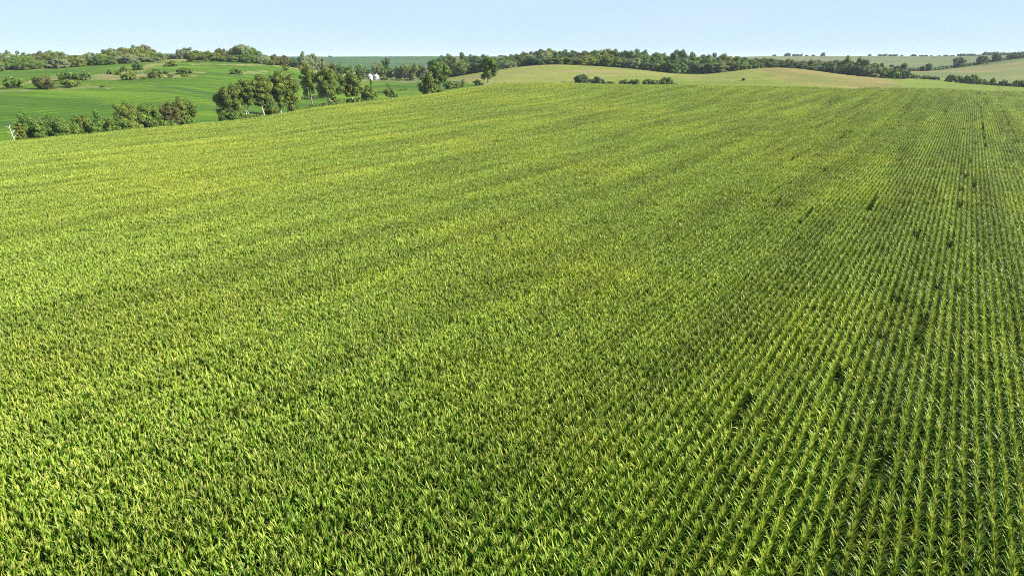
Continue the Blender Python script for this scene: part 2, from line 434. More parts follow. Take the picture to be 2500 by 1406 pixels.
# ------------------------------------------------------------------ corn
def corn_leaf(mb, g, base, phi, L, W, elev, droop, tint):
    n = 5
    s = np.linspace(0, 1, n + 1)
    ang = elev - droop * s**1.5
    step = L / n
    rr = np.concatenate([[0], np.cumsum(np.cos(ang[:-1]) * step)])
    zz = np.concatenate([[0], np.cumsum(np.sin(ang[:-1]) * step)])
    wprof = np.array([0.55, 0.95, 1.0, 0.85, 0.5, 0.04]) * W * 0.5
    tw = (g.random() - 0.5) * 1.6 * s
    d = np.array([math.cos(phi), math.sin(phi), 0.0]); sd = np.array([-math.sin(phi), math.cos(phi), 0.0])
    ctr = base + rr[:, None]*d + zz[:, None]*np.array([0, 0, 1.0])
    nrm = -np.sin(ang)[:, None]*d + np.cos(ang)[:, None]*np.array([0, 0, 1.0])
    side = np.cos(tw)[:, None]*sd + np.sin(tw)[:, None]*nrm
    lift = 0.35*wprof[:, None]*(np.cos(tw)[:, None]*nrm - np.sin(tw)[:, None]*sd)
    Lf = ctr - wprof[:, None]*side + lift; Rt = ctr + wprof[:, None]*side + lift
    V = np.stack([Lf, ctr, Rt], 1).reshape(-1, 3)
    Fc = []
    for k in range(n):
        a = 3*k
        Fc += [[a, a+1, a+4, a+3], [a+1, a+2, a+5, a+4]]
    mb.add(V, Fc, 0, tint)

def ribbon(mb, p0, p1, w, mat, tint):
    p0 = np.asarray(p0); p1 = np.asarray(p1); d = p1 - p0
    a = np.cross(d, [0.3, 0.8, 0.52]); a = a / (np.linalg.norm(a) + 1e-9) * w * 0.5
    b = np.cross(d, a); b = b / (np.linalg.norm(b) + 1e-9) * w * 0.5
    for s in (a, b):
        mb.add([p0 - s, p0 + s, p1 + s*0.5, p1 - s*0.5], [[0, 1, 2, 3]], mat, tint)

def corn_plant(leafmb, tasmb, g, ox, oy, tm):
    H = 2.0 + g.normal()*0.13
    lean = np.array([g.normal()*0.05, g.normal()*0.08, 0])
    base = np.array([ox, oy, 0.0])
    top = base + lean + np.array([0, 0, H])
    t0 = np.clip(0.45 + g.normal()*0.16, 0, 1)
    tube(leafmb, [base, base + lean*0.4 + [0, 0, H*0.6], top], [0.016, 0.013, 0.006], 3, 1, t0)
    phi0 = g.normal()*0.7 + (0 if g.random() < 0.5 else math.pi)      # leaves mostly reach across the row
    nl = 8
    for k in range(nl):
        f = k / (nl - 1)
        h = H*(0.44 + 0.51*f)
        p = base + lean*(h/H) + np.array([0, 0, h])
        phi = phi0 + (math.pi if k % 2 else 0) + g.normal()*0.35
        L = (0.94 - 0.22*max(0, f - 0.55)/0.45) * (0.75 + 0.5*g.random())
        W = 0.118*(1 - 0.20*f)*(0.85 + 0.3*g.random())
        elev = math.radians(64 + 12*f + g.normal()*9)
        droop = math.radians(46 - 22*f + g.normal()*14 + (45 if g.random() < 0.25 else 0))
        corn_leaf(leafmb, g, p, phi, L, W, elev, droop, np.clip(t0 + (f - 0.6)*0.35 + g.normal()*0.12, 0, 1))
    tt = np.clip(0.45 + g.normal()*0.25, 0, 1)
    sp = top + np.array([lean[0]*0.3, lean[1]*0.3, 0.34])
    ribbon(tasmb, top - [0, 0, 0.05], sp, 0.024, tm, tt)
    for k in range(7):
        a = g.random()*2*math.pi; e = math.radians(50 + g.random()*32); l = 0.22 + g.random()*0.12
        q = top + np.array([0, 0, 0.0 + 0.16*g.random()])
        ribbon(tasmb, q, q + l*np.array([math.cos(a)*math.cos(e), math.sin(a)*math.cos(e), math.sin(e)]), 0.022, tm, np.clip(tt + g.normal()*0.15, 0, 1))

ROW, SP = 0.76, 0.205
BIG_ROWS, BIG_PL = 4, 30
BIG_W, BIG_L = ROW*BIG_ROWS, SP*BIG_PL       # 3.04 x 5.94 m
SEG_PL = 7; SEG_L = SP*SEG_PL
CORN_MATS = [M['corn_leaf'], M['corn_stalk'], M['tassel']]

def make_patch(name, rows, n, seed):
    g = np.random.default_rng(seed); mb = MB()
    for r in range(rows):
        x = (r - (rows - 1)/2)*ROW
        wob = np.convolve(g.normal(size=n + 12)*0.025, np.ones(9)/9*2.0, 'same')[6:6 + n] * np.sin(np.linspace(0, math.pi, n))**0.5
        for k in range(n):
            if g.random() < 0.05: continue
            y = (k + 0.5 - n/2)*SP + g.normal()*0.025
            corn_plant(mb, mb, g, x + g.normal()*0.022 + wob[k], y, 2)
    return mb.mesh(name, CORN_MATS)

NBIG, NSEG = 14, 10
variants = bpy.data.collections.new('corn_variants')
for k in range(NBIG):
    variants.objects.link(bpy.data.objects.new('a_corn_patch_%02d' % k, make_patch('corn_patch', BIG_ROWS, BIG_PL, 100 + k)))
for k in range(NSEG):
    variants.objects.link(bpy.data.objects.new('b_corn_row_%02d' % k, make_patch('corn_row', 1, SEG_PL, 300 + k)))

# bare spots and skips in the stand (bearing taken from where they lie along the planter passes)
GAPS = [(2363,302),(2356,319),(2350,332),(2342,351),(2331,372),(2396,304),(2393,320),(2389,338),(2382,355),(2377,374),(2476,351),(2458,310),
        (2413,242),(2409,254),(2405,273),(2401,288),(2377,265),(2370,282),(2450,282),(2303,429),(2360,436),(2348,472),(2284,471),(2265,506),
        (2338,512),(2312,610),(2232,582),(2326,400),(2371,400),(2247,790),(2244,815),(2240,840),(2289,715),(2152,1165),(2165,1130),(2055,940),(2332,720),
        (2243,228),(2236,238),(2229,248),(2222,258),(2215,268),(2208,280),(2201,292),(2194,303),(1965,262),(2100,250),(2085,262),(2140,300),(1935,390),(1905,500),(1930,455),(2010,420)]
gx, gy = [], []
for (a, b) in GAPS:
    az, te = azel(a, b)
    r = 25.7 / -float(te)
    for _ in range(8):
        zc = terrain([r*math.sin(az)], [r*math.cos(az)])[0] + 1.6
        r = 0.5*r + 0.5*(CAM_H - zc) / -float(te)
    gx.append(r*math.sin(az)); gy.append(r*math.cos(az))
gx = np.array(gx); gy = np.array(gy)
ca, sa = math.cos(ROW_AZ), math.sin(ROW_AZ)
def to_world(u, v): return u*ca + v*sa, -u*sa + v*ca        # u across the rows, v along them

nu = np.arange(-240, 240); nv = np.arange(-40, 160)
U, Vv = np.meshgrid(nu*BIG_W, nv*BIG_L, indexing='ij'); U = U.ravel(); Vv = Vv.ravel()
x, y = to_world(U, Vv)
r = np.hypot(x, y); az = np.arctan2(x, y)
ok = (np.abs(az) < math.radians(52)) | (r < 30)
ok &= (r > 4)
U, Vv, x, y, r, az = [q[ok] for q in (U, Vv, x, y, r, az)]
lim = field_limit(az)
ok = (r < lim) & (U > -EDGE_PERP + 1.0)
U, Vv, x, y, r, az = [q[ok] for q in (U, Vv, x, y, r, az)]
# cells next to a bare spot, and the nearest cells in the picture, are laid row by row
gr = np.hypot(gx, gy)
GU, GV = gx*ca - gy*sa, gx*sa + gy*ca
GU = (np.floor(GU/ROW) + 0.5)*ROW; gv_w = 1.2 + 0.008*gr                    # each bare spot lies in one row
gl = np.random.default_rng(21)                                              # longer broken skips left by the planter
LU, LV, LW = [], [], []
for k in range(22):
    d_ = 45 + 380*gl.random(); a_ = math.radians(gl.uniform(21, 36)); X_, Y_ = d_*math.sin(a_), d_*math.cos(a_)
    LU.append((math.floor((X_*ca - Y_*sa)/ROW) + 0.5)*ROW); LV.append(X_*sa + Y_*ca); LW.append(gl.uniform(4, 9)*(0.7 + d_/200))
for (p0, p1) in (((2243, 228), (2194, 303)), ((2448, 262), (2476, 351)), ((2405, 262), (2380, 366)), ((2130, 240), (2050, 330))):
    pts_ = []
    for q_ in (p0, p1):
        az_, te_ = azel(*q_); r_ = 25.7 / -float(te_)
        for _ in range(8): r_ = 0.5*r_ + 0.5*(CAM_H - terrain([r_*math.sin(az_)], [r_*math.cos(az_)])[0] - 1.6) / -float(te_)
        pts_.append((r_*math.sin(az_)*ca - r_*math.cos(az_)*sa, r_*math.sin(az_)*sa + r_*math.cos(az_)*ca))
    LU.append((math.floor(0.5*(pts_[0][0] + pts_[1][0])/ROW) + 0.5)*ROW); LV.append(0.5*(pts_[0][1] + pts_[1][1])); LW.append(0.5*abs(pts_[0][1] - pts_[1][1]))
GU = np.concatenate([GU, LU]); GV = np.concatenate([GV, LV]); is_line = np.arange(len(GU)) >= len(gv_w); gv_w = np.concatenate([gv_w, LW])
dcell = (np.abs(U[:, None] - GU[None]) < BIG_W/2 + 0.05) & (np.abs(Vv[:, None] - GV[None]) < BIG_L/2 + gv_w[None])
near_gap = dcell.any(axis=1)
zt = terrain(x, y)
ppx, ppy = project(x, y, zt + 1.8)
near_cell = (r < 40) & (ppx > -50) & (ppx < 2550) & (ppy < 1560) & (ppy > 1150)
small = near_gap | near_cell
bu, bv = U[~small], Vv[~small]
su, sv = [], []
for a, b in zip(U[small], Vv[small]):
    for rr_ in range(BIG_ROWS):
        for kk in range(4):
            su.append(a + (rr_ - 1.5)*ROW); sv.append(b + (kk - 1.5)*BIG_L/4)
su = np.array(su); sv = np.array(sv)
sx, sy = to_world(su, sv)
on = (np.abs(su[:, None] - GU[None]) < 0.1) & (np.abs(sv[:, None] - GV[None]) < gv_w[None])
lone = on[:, is_line].any(axis=1) & (gl.random(len(su)) < 0.72)
hit = on[:, ~is_line].any(axis=1) | lone
stunt = hit & ((np.hypot(sx, sy) < 120) | (gl.random(len(su)) < 0.35)); hit &= ~stunt
su, sv, sx, sy, stunt = su[~hit], sv[~hit], sx[~hit], sy[~hit], stunt[~hit]
spx, spy = project(sx, sy, terrain(sx, sy) + 1.7)
cand = np.where((spx > 10) & (spx < 2490) & (spy < 1400))[0]
cand = cand[np.argsort(np.hypot(np.hypot(sx[cand], sy[cand]), CAM_H - 2))][:42]
near_mask = np.zeros(len(su), bool); near_mask[cand] = True

def corn_points(us, vs, lo, hi):
    xs, ys = to_world(us, vs); zs = terrain(xs, ys)
    e = 2.0
    dzx = (terrain(xs + e, ys) - terrain(xs - e, ys)) / (2*e); dzy = (terrain(xs, ys + e) - terrain(xs, ys - e)) / (2*e)
    flip = rng.integers(0, 2, len(xs))*math.pi
    rot = np.zeros((len(xs), 3))
    rot[:, 2] = -ROW_AZ + flip
    # tilt with the slope: small angle about world x and y
    c, s = np.cos(rot[:, 2]), np.sin(rot[:, 2])
    gx_ = dzx; gy_ = dzy
    lx = gx_*c + gy_*s; ly = -gx_*s + gy_*c           # slope along the local axes
    rot[:, 0] = np.arctan(ly); rot[:, 1] = -np.arctan(lx)
    band = np.sin(us*0.9)*0.5 + np.sin(us*0.37 + 1)*0.5 + np.sin(us*1.9 + vs*0.01)*0.5
    hs = 1.0 + 0.035*band + 0.05*np.sin(xs*0.05 + 1)*np.sin(ys*0.043) + 0.035*rng.normal(size=len(xs))
    scl = np.stack([np.ones(len(xs)), np.ones(len(xs)), np.clip(hs, 0.85, 1.12)], 1)
    return np.stack([xs, ys, zs], 1), rot, scl, rng.integers(lo, hi, len(xs))
P1 = corn_points(bu, bv, 0, NBIG); P2 = corn_points(su[~near_mask], sv[~near_mask], NBIG, NBIG + NSEG)
P2[2][:, 2] *= np.where(stunt[~near_mask], 0.62, 1.0)
P = [np.concatenate([a, b]) for a, b in zip(P1, P2)]
me = bpy.data.meshes.new('corn_crop')
me.vertices.add(len(P[0])); me.vertices.foreach_set('co', P[0].astype(np.float32).ravel())
for nm, typ, arr, key in (('rot', 'FLOAT_VECTOR', P[1], 'vector'), ('scl', 'FLOAT_VECTOR', P[2], 'vector'), ('variant', 'INT', P[3], 'value')):
    a = me.attributes.new(nm, typ, 'POINT'); a.data.foreach_set(key, np.ascontiguousarray(arr).ravel())
corn = link('corn_crop', me)
tag(corn, 'dense rows of tall green corn with pale yellow tassels filling the field', None, None, 'stuff')
ng = bpy.data.node_groups.new('corn_rows', 'GeometryNodeTree')
ng.interface.new_socket('Geometry', in_out='INPUT', socket_type='NodeSocketGeometry')
ng.interface.new_socket('Geometry', in_out='OUTPUT', socket_type='NodeSocketGeometry')
gi = ng.nodes.new('NodeGroupInput'); go = ng.nodes.new('NodeGroupOutput')
iop = ng.nodes.new('GeometryNodeInstanceOnPoints'); ci = ng.nodes.new('GeometryNodeCollectionInfo')
ci.inputs['Collection'].default_value = variants; ci.inputs['Separate Children'].default_value = True; ci.inputs['Reset Children'].default_value = True
iop.inputs['Pick Instance'].default_value = True
def named(nm, dt):
    n = ng.nodes.new('GeometryNodeInputNamedAttribute'); n.data_type = dt; n.inputs['Name'].default_value = nm; return n.outputs[0]
L = ng.links.new
L(gi.outputs[0], iop.inputs['Points']); L(ci.outputs[0], iop.inputs['Instance'])
L(named('variant', 'INT'), iop.inputs['Instance Index']); L(named('rot', 'FLOAT_VECTOR'), iop.inputs['Rotation']); L(named('scl', 'FLOAT_VECTOR'), iop.inputs['Scale'])
L(iop.outputs[0], go.inputs[0])
md = corn.modifiers.new('corn_rows', 'NODES'); md.node_group = ng

# the nearest plants one by one
protos = []
for k in range(10):
    g = np.random.default_rng(700 + k); a, b = MB(), MB()
    corn_plant(a, b, g, 0, 0, 0)
    o = bpy.data.objects.new('corn_plant', a.mesh('corn_plant', CORN_MATS[:2])); t = bpy.data.objects.new('tassel', b.mesh('tassel', [M['tassel']]))
    protos.append((o, t))
cnt = 0
for i in np.where(near_mask)[0]:
    for k in range(SEG_PL):
        if cnt >= 294: break
        v = sv[i] + (k - 3)*SP + rng.normal()*0.02; u = su[i] + rng.normal()*0.02
        px_, py_ = to_world(u, v)
        o0, t0 = protos[rng.integers(0, 10)]
        o = o0.copy(); COL.objects.link(o)
        o.location = (px_, py_, terrain([px_], [py_])[0]); o.rotation_euler = (0, 0, -ROW_AZ + (math.pi if rng.random() < 0.5 else 0))
        s = 1 + rng.normal()*0.03; o.scale = (s, s, s)
        tag(o, 'tall green corn plant with pale tassel among the nearest rows at the bottom edge', 'corn plant', 'corn plants in the nearest rows')
        t = t0.copy(); COL.objects.link(t); t.parent = o
        cnt += 1

# ------------------------------------------------------------------ trees and bushes
def leaf_quads(g, centers, radii, tints, s, flat=0.9, cover=0.85, spread=0.32):
    Vs, Ts = [], []
    for c, rc, t in zip(centers, radii, tints):
        n = max(14, int(4*math.pi*rc*rc*cover / (0.34*s*s)))
        d = g.normal(size=(n, 3)); d /= np.linalg.norm(d, axis=1)[:, None]
        rad = rc*(0.55 + 0.5*np.sqrt(g.random(n)))
        lump = 1 + 0.18*np.sin(d[:, 0]*5 + c[0]*3)*np.sin(d[:, 1]*6 + c[1]*2 + d[:, 2]*4)
        p = c + d*(rad*lump)[:, None]*np.array([1, 1, flat])
        nr = d + spread*g.normal(size=(n, 3)) + np.array([0, 0, 0.25]); nr /= np.linalg.norm(nr, axis=1)[:, None]
        a = np.cross(nr, g.normal(size=(n, 3))); a /= (np.linalg.norm(a, axis=1)[:, None] + 1e-9)
        b = np.cross(nr, a)
        ss = (s*(0.65 + 0.7*g.random(n)))[:, None]
        q = np.stack([p - a*ss*0.55, p + b*ss*0.34 + nr*ss*0.06, p + a*ss*0.55, p - b*ss*0.34 + nr*ss*0.06], 1)
        Vs.append(q.reshape(-1, 3)); Ts.append(np.repeat(np.clip(t + g.normal(size=n)*0.14, 0, 1), 4))
    V = np.concatenate(Vs); T = np.concatenate(Ts)
    return V, np.arange(len(V)).reshape(-1, 4), T

def make_tree(seed, h, w, bare, leaf, bark, s, nclump=30, style='tree', gap=0.0, lean=0.0, forks=1):
    """crown and trunk meshes of one tree standing at the origin"""
    g = np.random.default_rng(seed)
    z0 = bare*h
    C, Rr, Tn = [], [], []
    lop = g.normal(size=2)*0.10*w
    holes = [(g.random()*2*math.pi, 0.2 + 0.6*g.random()) for _ in range(int(gap*10))]
    nlob = 5 if nclump > 40 else 4
    lobes = []
    for i in range(nlob):
        an = 2*math.pi*i/(nlob - 1) + g.normal()*0.35 + seed
        of = 0.0 if i == 0 else w*(0.18 + 0.10*g.random())
        zc = z0 + (h - z0)*((0.36 if style == 'bush' else 0.46) + 0.16*g.random())
        tp = h if i == 0 else z0 + (h - z0)*(0.66 + 0.30*g.random())
        lobes.append((of*math.cos(an), of*math.sin(an), min(zc, tp - 0.12*h), w*((0.30 if i == 0 else 0.22) + 0.07*g.random()), tp))
    tries = 0
    while len(C) < nclump and tries < 900:
        tries += 1
        th = g.random()*2*math.pi
        if style == 'spire':
            t = g.random()**1.2; rc = w*(0.12 + 0.07*g.random())*(1.1 - 0.5*t)
            R = max(0.0, w/2*((1 - t)**0.7*0.9 + 0.12) - rc*0.5)*math.sqrt(g.random())
            cz = rc*0.5 + t*(h - rc*1.4); hx = R*math.cos(th); hy = R*math.sin(th)
        else:
            lx, ly, lz, lr, ltop = lobes[int(g.integers(0, len(lobes)))]
            rc = min(w, 1.3*h)*(0.085 + 0.055*g.random())
            cs = 2*g.random() - 1; rad = 0.40 + 0.60*math.sqrt(g.random())
            up = (ltop - lz - rc*0.80) if cs > 0 else (lz - z0 - rc*0.35)
            sn = math.sqrt(1 - cs*cs)
            if cs < 0 and style == 'bush': sn = max(sn, 0.80*abs(cs) + 0.3*g.random())
            cz = lz + cs*rad*max(up, rc*0.3)
            R = max(rc*0.3, lr - rc*0.5)*rad*sn; hx = lx + R*math.cos(th); hy = ly + R*math.sin(th)
            t = (cz - z0)/max(h - z0, 0.1)
        if any(abs((th - a + math.pi) % (2*math.pi) - math.pi) < 0.55 and abs(t - b) < 0.13 for a, b in holes): continue
        C.append(np.array([hx + lop[0]*t + lean*cz, hy + lop[1]*t, max(cz, rc*0.5)])); Rr.append(rc)
        Tn.append(np.clip(0.42 + g.normal()*0.17 + 0.06*math.sin(5*th), 0.05, 0.95))
    cm = MB(); V, Fc, T = leaf_quads(g, C, Rr, Tn, s)
    # a few stray sprays outside the outline
    k = max(4, nclump // 4); idx = g.integers(0, len(C), k)
    dirs = g.normal(size=(k, 3)); dirs /= np.linalg.norm(dirs, axis=1)[:, None]; dirs[:, 2] = np.abs(dirs[:, 2])*0.9
    C2 = [C[i] + dirs[j]*Rr[i]*1.15 for j, i in enumerate(idx)]; R2 = [Rr[i]*0.38 for i in idx]
    V2, F2, T2 = leaf_quads(g, C2, R2, [Tn[i] for i in idx], s, cover=0.55)
    cm.add(V, Fc, 0, T); cm.add(V2, F2, 0, T2)
    tm = MB(); r0 = max(0.10, 0.014*h + 0.006*w)*(0.8 if forks > 1 else 1)
    for fk in range(forks):
        off = np.array([0, 0]) if forks == 1 else np.array([math.cos(fk*2.4 + seed), math.sin(fk*2.4 + seed)])*0.09*w
        n = 7; pts = []
        for i in range(n):
            q = i/(n - 1)*(0.80 if bare > 0.05 else 0.7)*h
            f = q/h
            pts.append([off[0]*(0.25 + 2.2*f) + g.normal()*0.012*h*min(1, i) + lean*q + lop[0]*f, off[1]*(0.25 + 2.2*f) + g.normal()*0.012*h*min(1, i) + lop[1]*f, q - 0.25*(i == 0)])
        rad = [r0*(1.25 if i == 0 else 1.0)*(1 - 0.80*i/(n - 1)) for i in range(n)]
        tube(tm, pts, rad, 7)
        order = g.permutation(len(C))[:9 // forks + 2]
        for j in order:
            c = C[j]
            zb = np.clip(c[2]*0.62, 0.5*z0 + 0.12*h, 0.72*h)
            i0 = np.interp(zb, [p[2] for p in pts], range(n)); b = np.array([np.interp(i0, range(n), [p[k2] for p in pts]) for k2 in range(3)])
            midp = 0.5*(b + c) + np.array([0, 0, -0.04*h]) + g.normal(size=3)*0.02*h
            rb = r0*0.42*(1 - zb/h*0.6)
            tube(tm, [b, midp, c], [rb, rb*0.7, rb*0.3], 5)
    return cm.mesh('crown', [M[leaf]]), tm.mesh('trunk', [M[bark]], True)

def top_height(px, ytop, r, zb):
    return CAM_H + r*float(azel(px, ytop)[1]) - zb

def ground_hit(px, py, rmin):
    az, te = azel(px, py)
    rs = np.arange(rmin, 3200, 2.0)
    z = terrain(rs*math.sin(az), rs*math.cos(az))
    el = (z - CAM_H)/rs
    j = np.argmax(el >= te)
    return float(rs[j]) if el[j] >= te else None

TREE_SEED = [1000]
def put(kind, x0, x1, ytop, where, leaf, label, bare=0.0, gap=0.15, group=None, bark='bark', forks=1, lean=0.0, ncl=None, style=None, wscale=1.0):
    """one tree or bush between two bearings, its top at a given height; where = distance, ('hedge', metres past the corn) or ('hit', y of its foot)"""
    px = 0.5*(x0 + x1)
    az = float(azel(px, 220)[0])
    if isinstance(where, tuple) and where[0] == 'hedge': r = float(edge_r_line(az)) + where[1]
    elif isinstance(where, tuple): r = ground_hit(px, where[1], where[2] if len(where) > 2 else 330.0) or 700.0
    else: r = float(where)
    x, y = r*math.sin(az), r*math.cos(az)
    zb = float(terrain([x], [y])[0])
    h = max(1.0, top_height(px, ytop, r, zb))
    w = max(1.0, (x1 - x0)/F*r*math.cos(az)*1.18)*wscale
    TREE_SEED[0] += 1
    small = max(h, w) < 4.5
    st = style or ('bush' if kind == 'bush' else 'tree')
    s = max(0.34 if r < 420 else 0.5, r/780.0) * (0.8 if small else 1)
    n = int((ncl or np.clip(10 + 2.1*max(w, h*0.8), 10, 34))*2.2)
    cr, tr = make_tree(TREE_SEED[0], h, w, bare, leaf, bark, s, n, st, gap, lean, forks)
    root = link('deciduous_tree' if kind == 'tree' else 'bush', None, loc=(x, y, zb - 0.05))
    tag(root, label, kind, group)
    link('crown' if kind == 'tree' else 'foliage', cr, root); link('trunk' if kind == 'tree' else 'stem', tr, root)
    return root

HG = 'trees and bushes in the hedgerow along the corn'
H = lambda d: ('hedge', d)
# hedgerow along the left edge of the corn, nearest end first
put('bush', 12, 40, 288, H(7), 'leaf_yellow', 'thin yellowish bush beside the bare white snag', 0, .2, HG)
put('bush', 34, 92, 266, H(9), 'leaf_green', 'large dark green bush, first big one right of the white snag', 0, .1, HG)
put('bush', 82, 160, 271, H(8), 'leaf_green', 'broad dark green bush sloping down to the right, paired with the taller one', 0, .1, HG)
put('bush', 150, 182, 303, H(6), 'leaf_green', 'low bush filling the dip behind the broad pair of bushes', 0, .1, HG)
put('tree', 164, 202, 270, H(9), 'leaf_olive', 'olive tree with thin twiggy top between two dark bushes', 0.05, .2, HG, 'bark_pale')
put('bush', 186, 224, 292, H(6), 'leaf_green', 'low green bush under the twiggy olive tree', 0, .1, HG)
put('tree', 214, 244, 266, H(10), 'leaf_green', 'narrow green tree with a pointed spiky top', 0.0, .2, HG, style='spire')
put('bush', 236, 270, 282, H(8), 'leaf_olive', 'rounded yellow-olive bush right of the spiky tree', 0, .1, HG)
put('bush', 258, 300, 288, H(6), 'leaf_green', 'low dark bush at the foot of the big double-crowned tree', 0, .1, HG)
put('tree', 277, 340, 243, H(11), 'leaf_olive', 'big leafy olive tree, left half of the double crown', 0.0, .1, HG, ncl=38, style='bush')
put('tree', 318, 389, 241, H(9), 'leaf_green', 'big leafy dark green tree, right half of the double crown', 0.0, .1, HG, ncl=40, style='bush')
put('bush', 286, 330, 290, H(5), 'leaf_yellow', 'bright green bush in front of the double-crowned tree', 0, .1, HG)
put('tree', 384, 432, 248, H(9), 'leaf_brown', 'brownish tree with a pale trunk leaning left', 0.28, .25, HG, 'bark_pale', lean=-0.06)
put('bush', 378, 420, 286, H(6), 'leaf_green', 'low green bush under the brownish leaning tree', 0, .1, HG)
put('tree', 421, 474, 232, H(9), 'leaf_olive', 'olive-brown tree with one bare pale trunk, last before the gap', 0.28, .2, HG, 'bark_pale')
put('bush', 428, 462, 281, H(6), 'leaf_green', 'low bush below the last tree before the gap', 0, .1, HG)
put('tree', 526, 584, 194, H(12), 'leaf_olive', 'tall olive tree at the left end of the tall hedgerow group', 0.20, .25, HG, 'bark_pale', 2)
put('bush', 528, 572, 258, H(7), 'leaf_green', 'dense dark bush at the left foot of the tall group', 0, .1, HG)
put('tree', 574, 622, 180, H(13), 'leaf_olive', 'tall tree with two slender bare trunks and light showing under it', 0.36, .25, HG, 'bark_pale', 2)
put('tree', 606, 664, 172, H(10), 'leaf_olive', 'tall brown-topped olive tree with a long bare white trunk', 0.27, .2, HG, 'bark_pale', lean=-0.05)
put('bush', 562, 604, 272, H(6), 'leaf_green', 'low scrub under the two slender trunks', 0, .2, HG)
put('bush', 600, 650, 276, H(6), 'leaf_olive', 'low scrub beside the long white trunk', 0, .2, HG)
put('bush', 640, 672, 245, H(9), 'leaf_olive', 'shoulder-high bush left of the thick pale trunk', 0, .1, HG)
put('tree', 654, 706, 154, H(12), 'leaf_olive', 'tallest hedgerow tree, with a thick straight pale trunk', 0.22, .15, HG, 'bark_pale', ncl=40)
put('tree', 688, 740, 150, H(10), 'leaf_olive', 'tall dense tree leafy right down to the ground', 0.02, .1, HG, 'bark', ncl=46)
put('tree', 738, 778, 142, H(34), 'leaf_yellow', 'tall light yellow-green tree behind the dense leafy one', 0.30, .15, HG, 'bark', ncl=34)
put('bush', 738, 772, 254, H(6), 'leaf_green', 'low green bush right of the dense leafy tree', 0, .15, HG)
put('bush', 764, 800, 249, H(6), 'leaf_green', 'low bush at the foot of the leaning multi-trunk tree', 0, .15, HG)
put('tree', 774, 834, 156, H(11), 'leaf_olive', 'tall brown-topped tree on several pale leaning trunks', 0.28, .25, HG, 'bark_pale', 3, 0.02)
put('bush', 806, 842, 232, H(8), 'leaf_olive', 'tangled bush among the pale leaning trunks', 0, .2, HG)
put('tree', 832, 886, 171, H(10), 'leaf_olive', 'round-headed tree on one straight white trunk', 0.30, .2, HG, 'bark_pale')
put('bush', 846, 890, 236, H(7), 'leaf_green', 'dark bush under the round-headed tree', 0, .1, HG)
put('tree', 898, 913, 192, H(10), 'leaf_olive', 'slim ragged tree with a thin spire top', 0.0, .2, HG, style='spire', wscale=1.15)
put('bush', 886, 922, 207, H(8), 'leaf_olive', 'upright bush around the foot of the slim spire tree', 0, .2, HG)
put('tree', 941, 964, 202, H(10), 'leaf_olive', 'small upright tree standing alone at the corn edge', 0.0, .2, HG, style='bush')
put('bush', 956, 973, 224, H(8), 'leaf_green', 'small low bush right of the lone upright tree', 0, .2, HG)
put('tree', 1024, 1064, 162, H(11), 'leaf_olive', 'dark ragged tree leafy to the ground, left of a joined pair', 0.02, .2, HG, style='bush', ncl=34)
put('tree', 1054, 1102, 146, H(10), 'leaf_green', 'round dark crown held high, right of a joined pair', 0.36, .15, HG, 'bark')
put('bush', 1040, 1090, 206, H(8), 'leaf_green', 'dark bush at the foot of the joined pair of trees', 0, .1, HG)
put('tree', 1172, 1211, 132, H(10), 'leaf_green', 'tall dark tree on forked pale trunks at the far end of the hedgerow', 0.30, .15, HG, 'bark_pale', 2, 0.03, ncl=38)
put('bush', 1194, 1216, 204, H(9), 'leaf_green', 'small green bush at the foot of the forked tree', 0, .1, HG)
put('bush', 1222, 1234, 199, H(14), 'leaf_olive', 'small round bush just right of the forked tree', 0, .1, HG)

# bare white snag at the near end of the hedgerow
def snag():
    az = float(azel(5, 220)[0]); r = float(edge_r_line(az)) + 5
    x, y = r*math.sin(az), r*math.cos(az); zb = float(terrain([x], [y])[0])
    h = top_height(6, 308, r, zb)
    root = link('dead_tree', None, loc=(x, y, zb - 0.1)); tag(root, 'bare white dead snag at the near end of the hedgerow', 'dead tree', HG)
    g = np.random.default_rng(3); t = MB(); b = MB()
    pts = np.array([[0.5, 0, 0], [0.3, 0.1, h*0.25], [0.0, 0, h*0.5], [-0.3, 0.1, h*0.75], [-0.5, 0, h]])
    tube(t, pts, [0.16, 0.14, 0.11, 0.07, 0.03], 7)
    for k in range(9):
        f = 0.35 + 0.6*g.random(); i0 = f*4; p = np.array([np.interp(i0, range(5), pts[:, j]) for j in range(3)])
        a = g.random()*6.28; l = h*(0.10 + 0.10*g.random())
        q = p + l*np.array([math.cos(a)*0.8, math.sin(a)*0.8, 0.55]); q2 = q + 0.5*l*np.array([math.cos(a + 0.5)*0.8, math.sin(a + 0.5)*0.8, 0.3])
        tube(b, [p, q, q2], [0.06, 0.045, 0.02], 5)
    link('trunk', t.mesh('trunk', [M['bark_white']], True), root); link('branches', b.mesh('branches', [M['bark_white']], True), root)
M['bark_white'] = plain_mat('bark_white', (0.45, 0.40, 0.34), 0.85, 0, 0.2, 1.5)
snag()

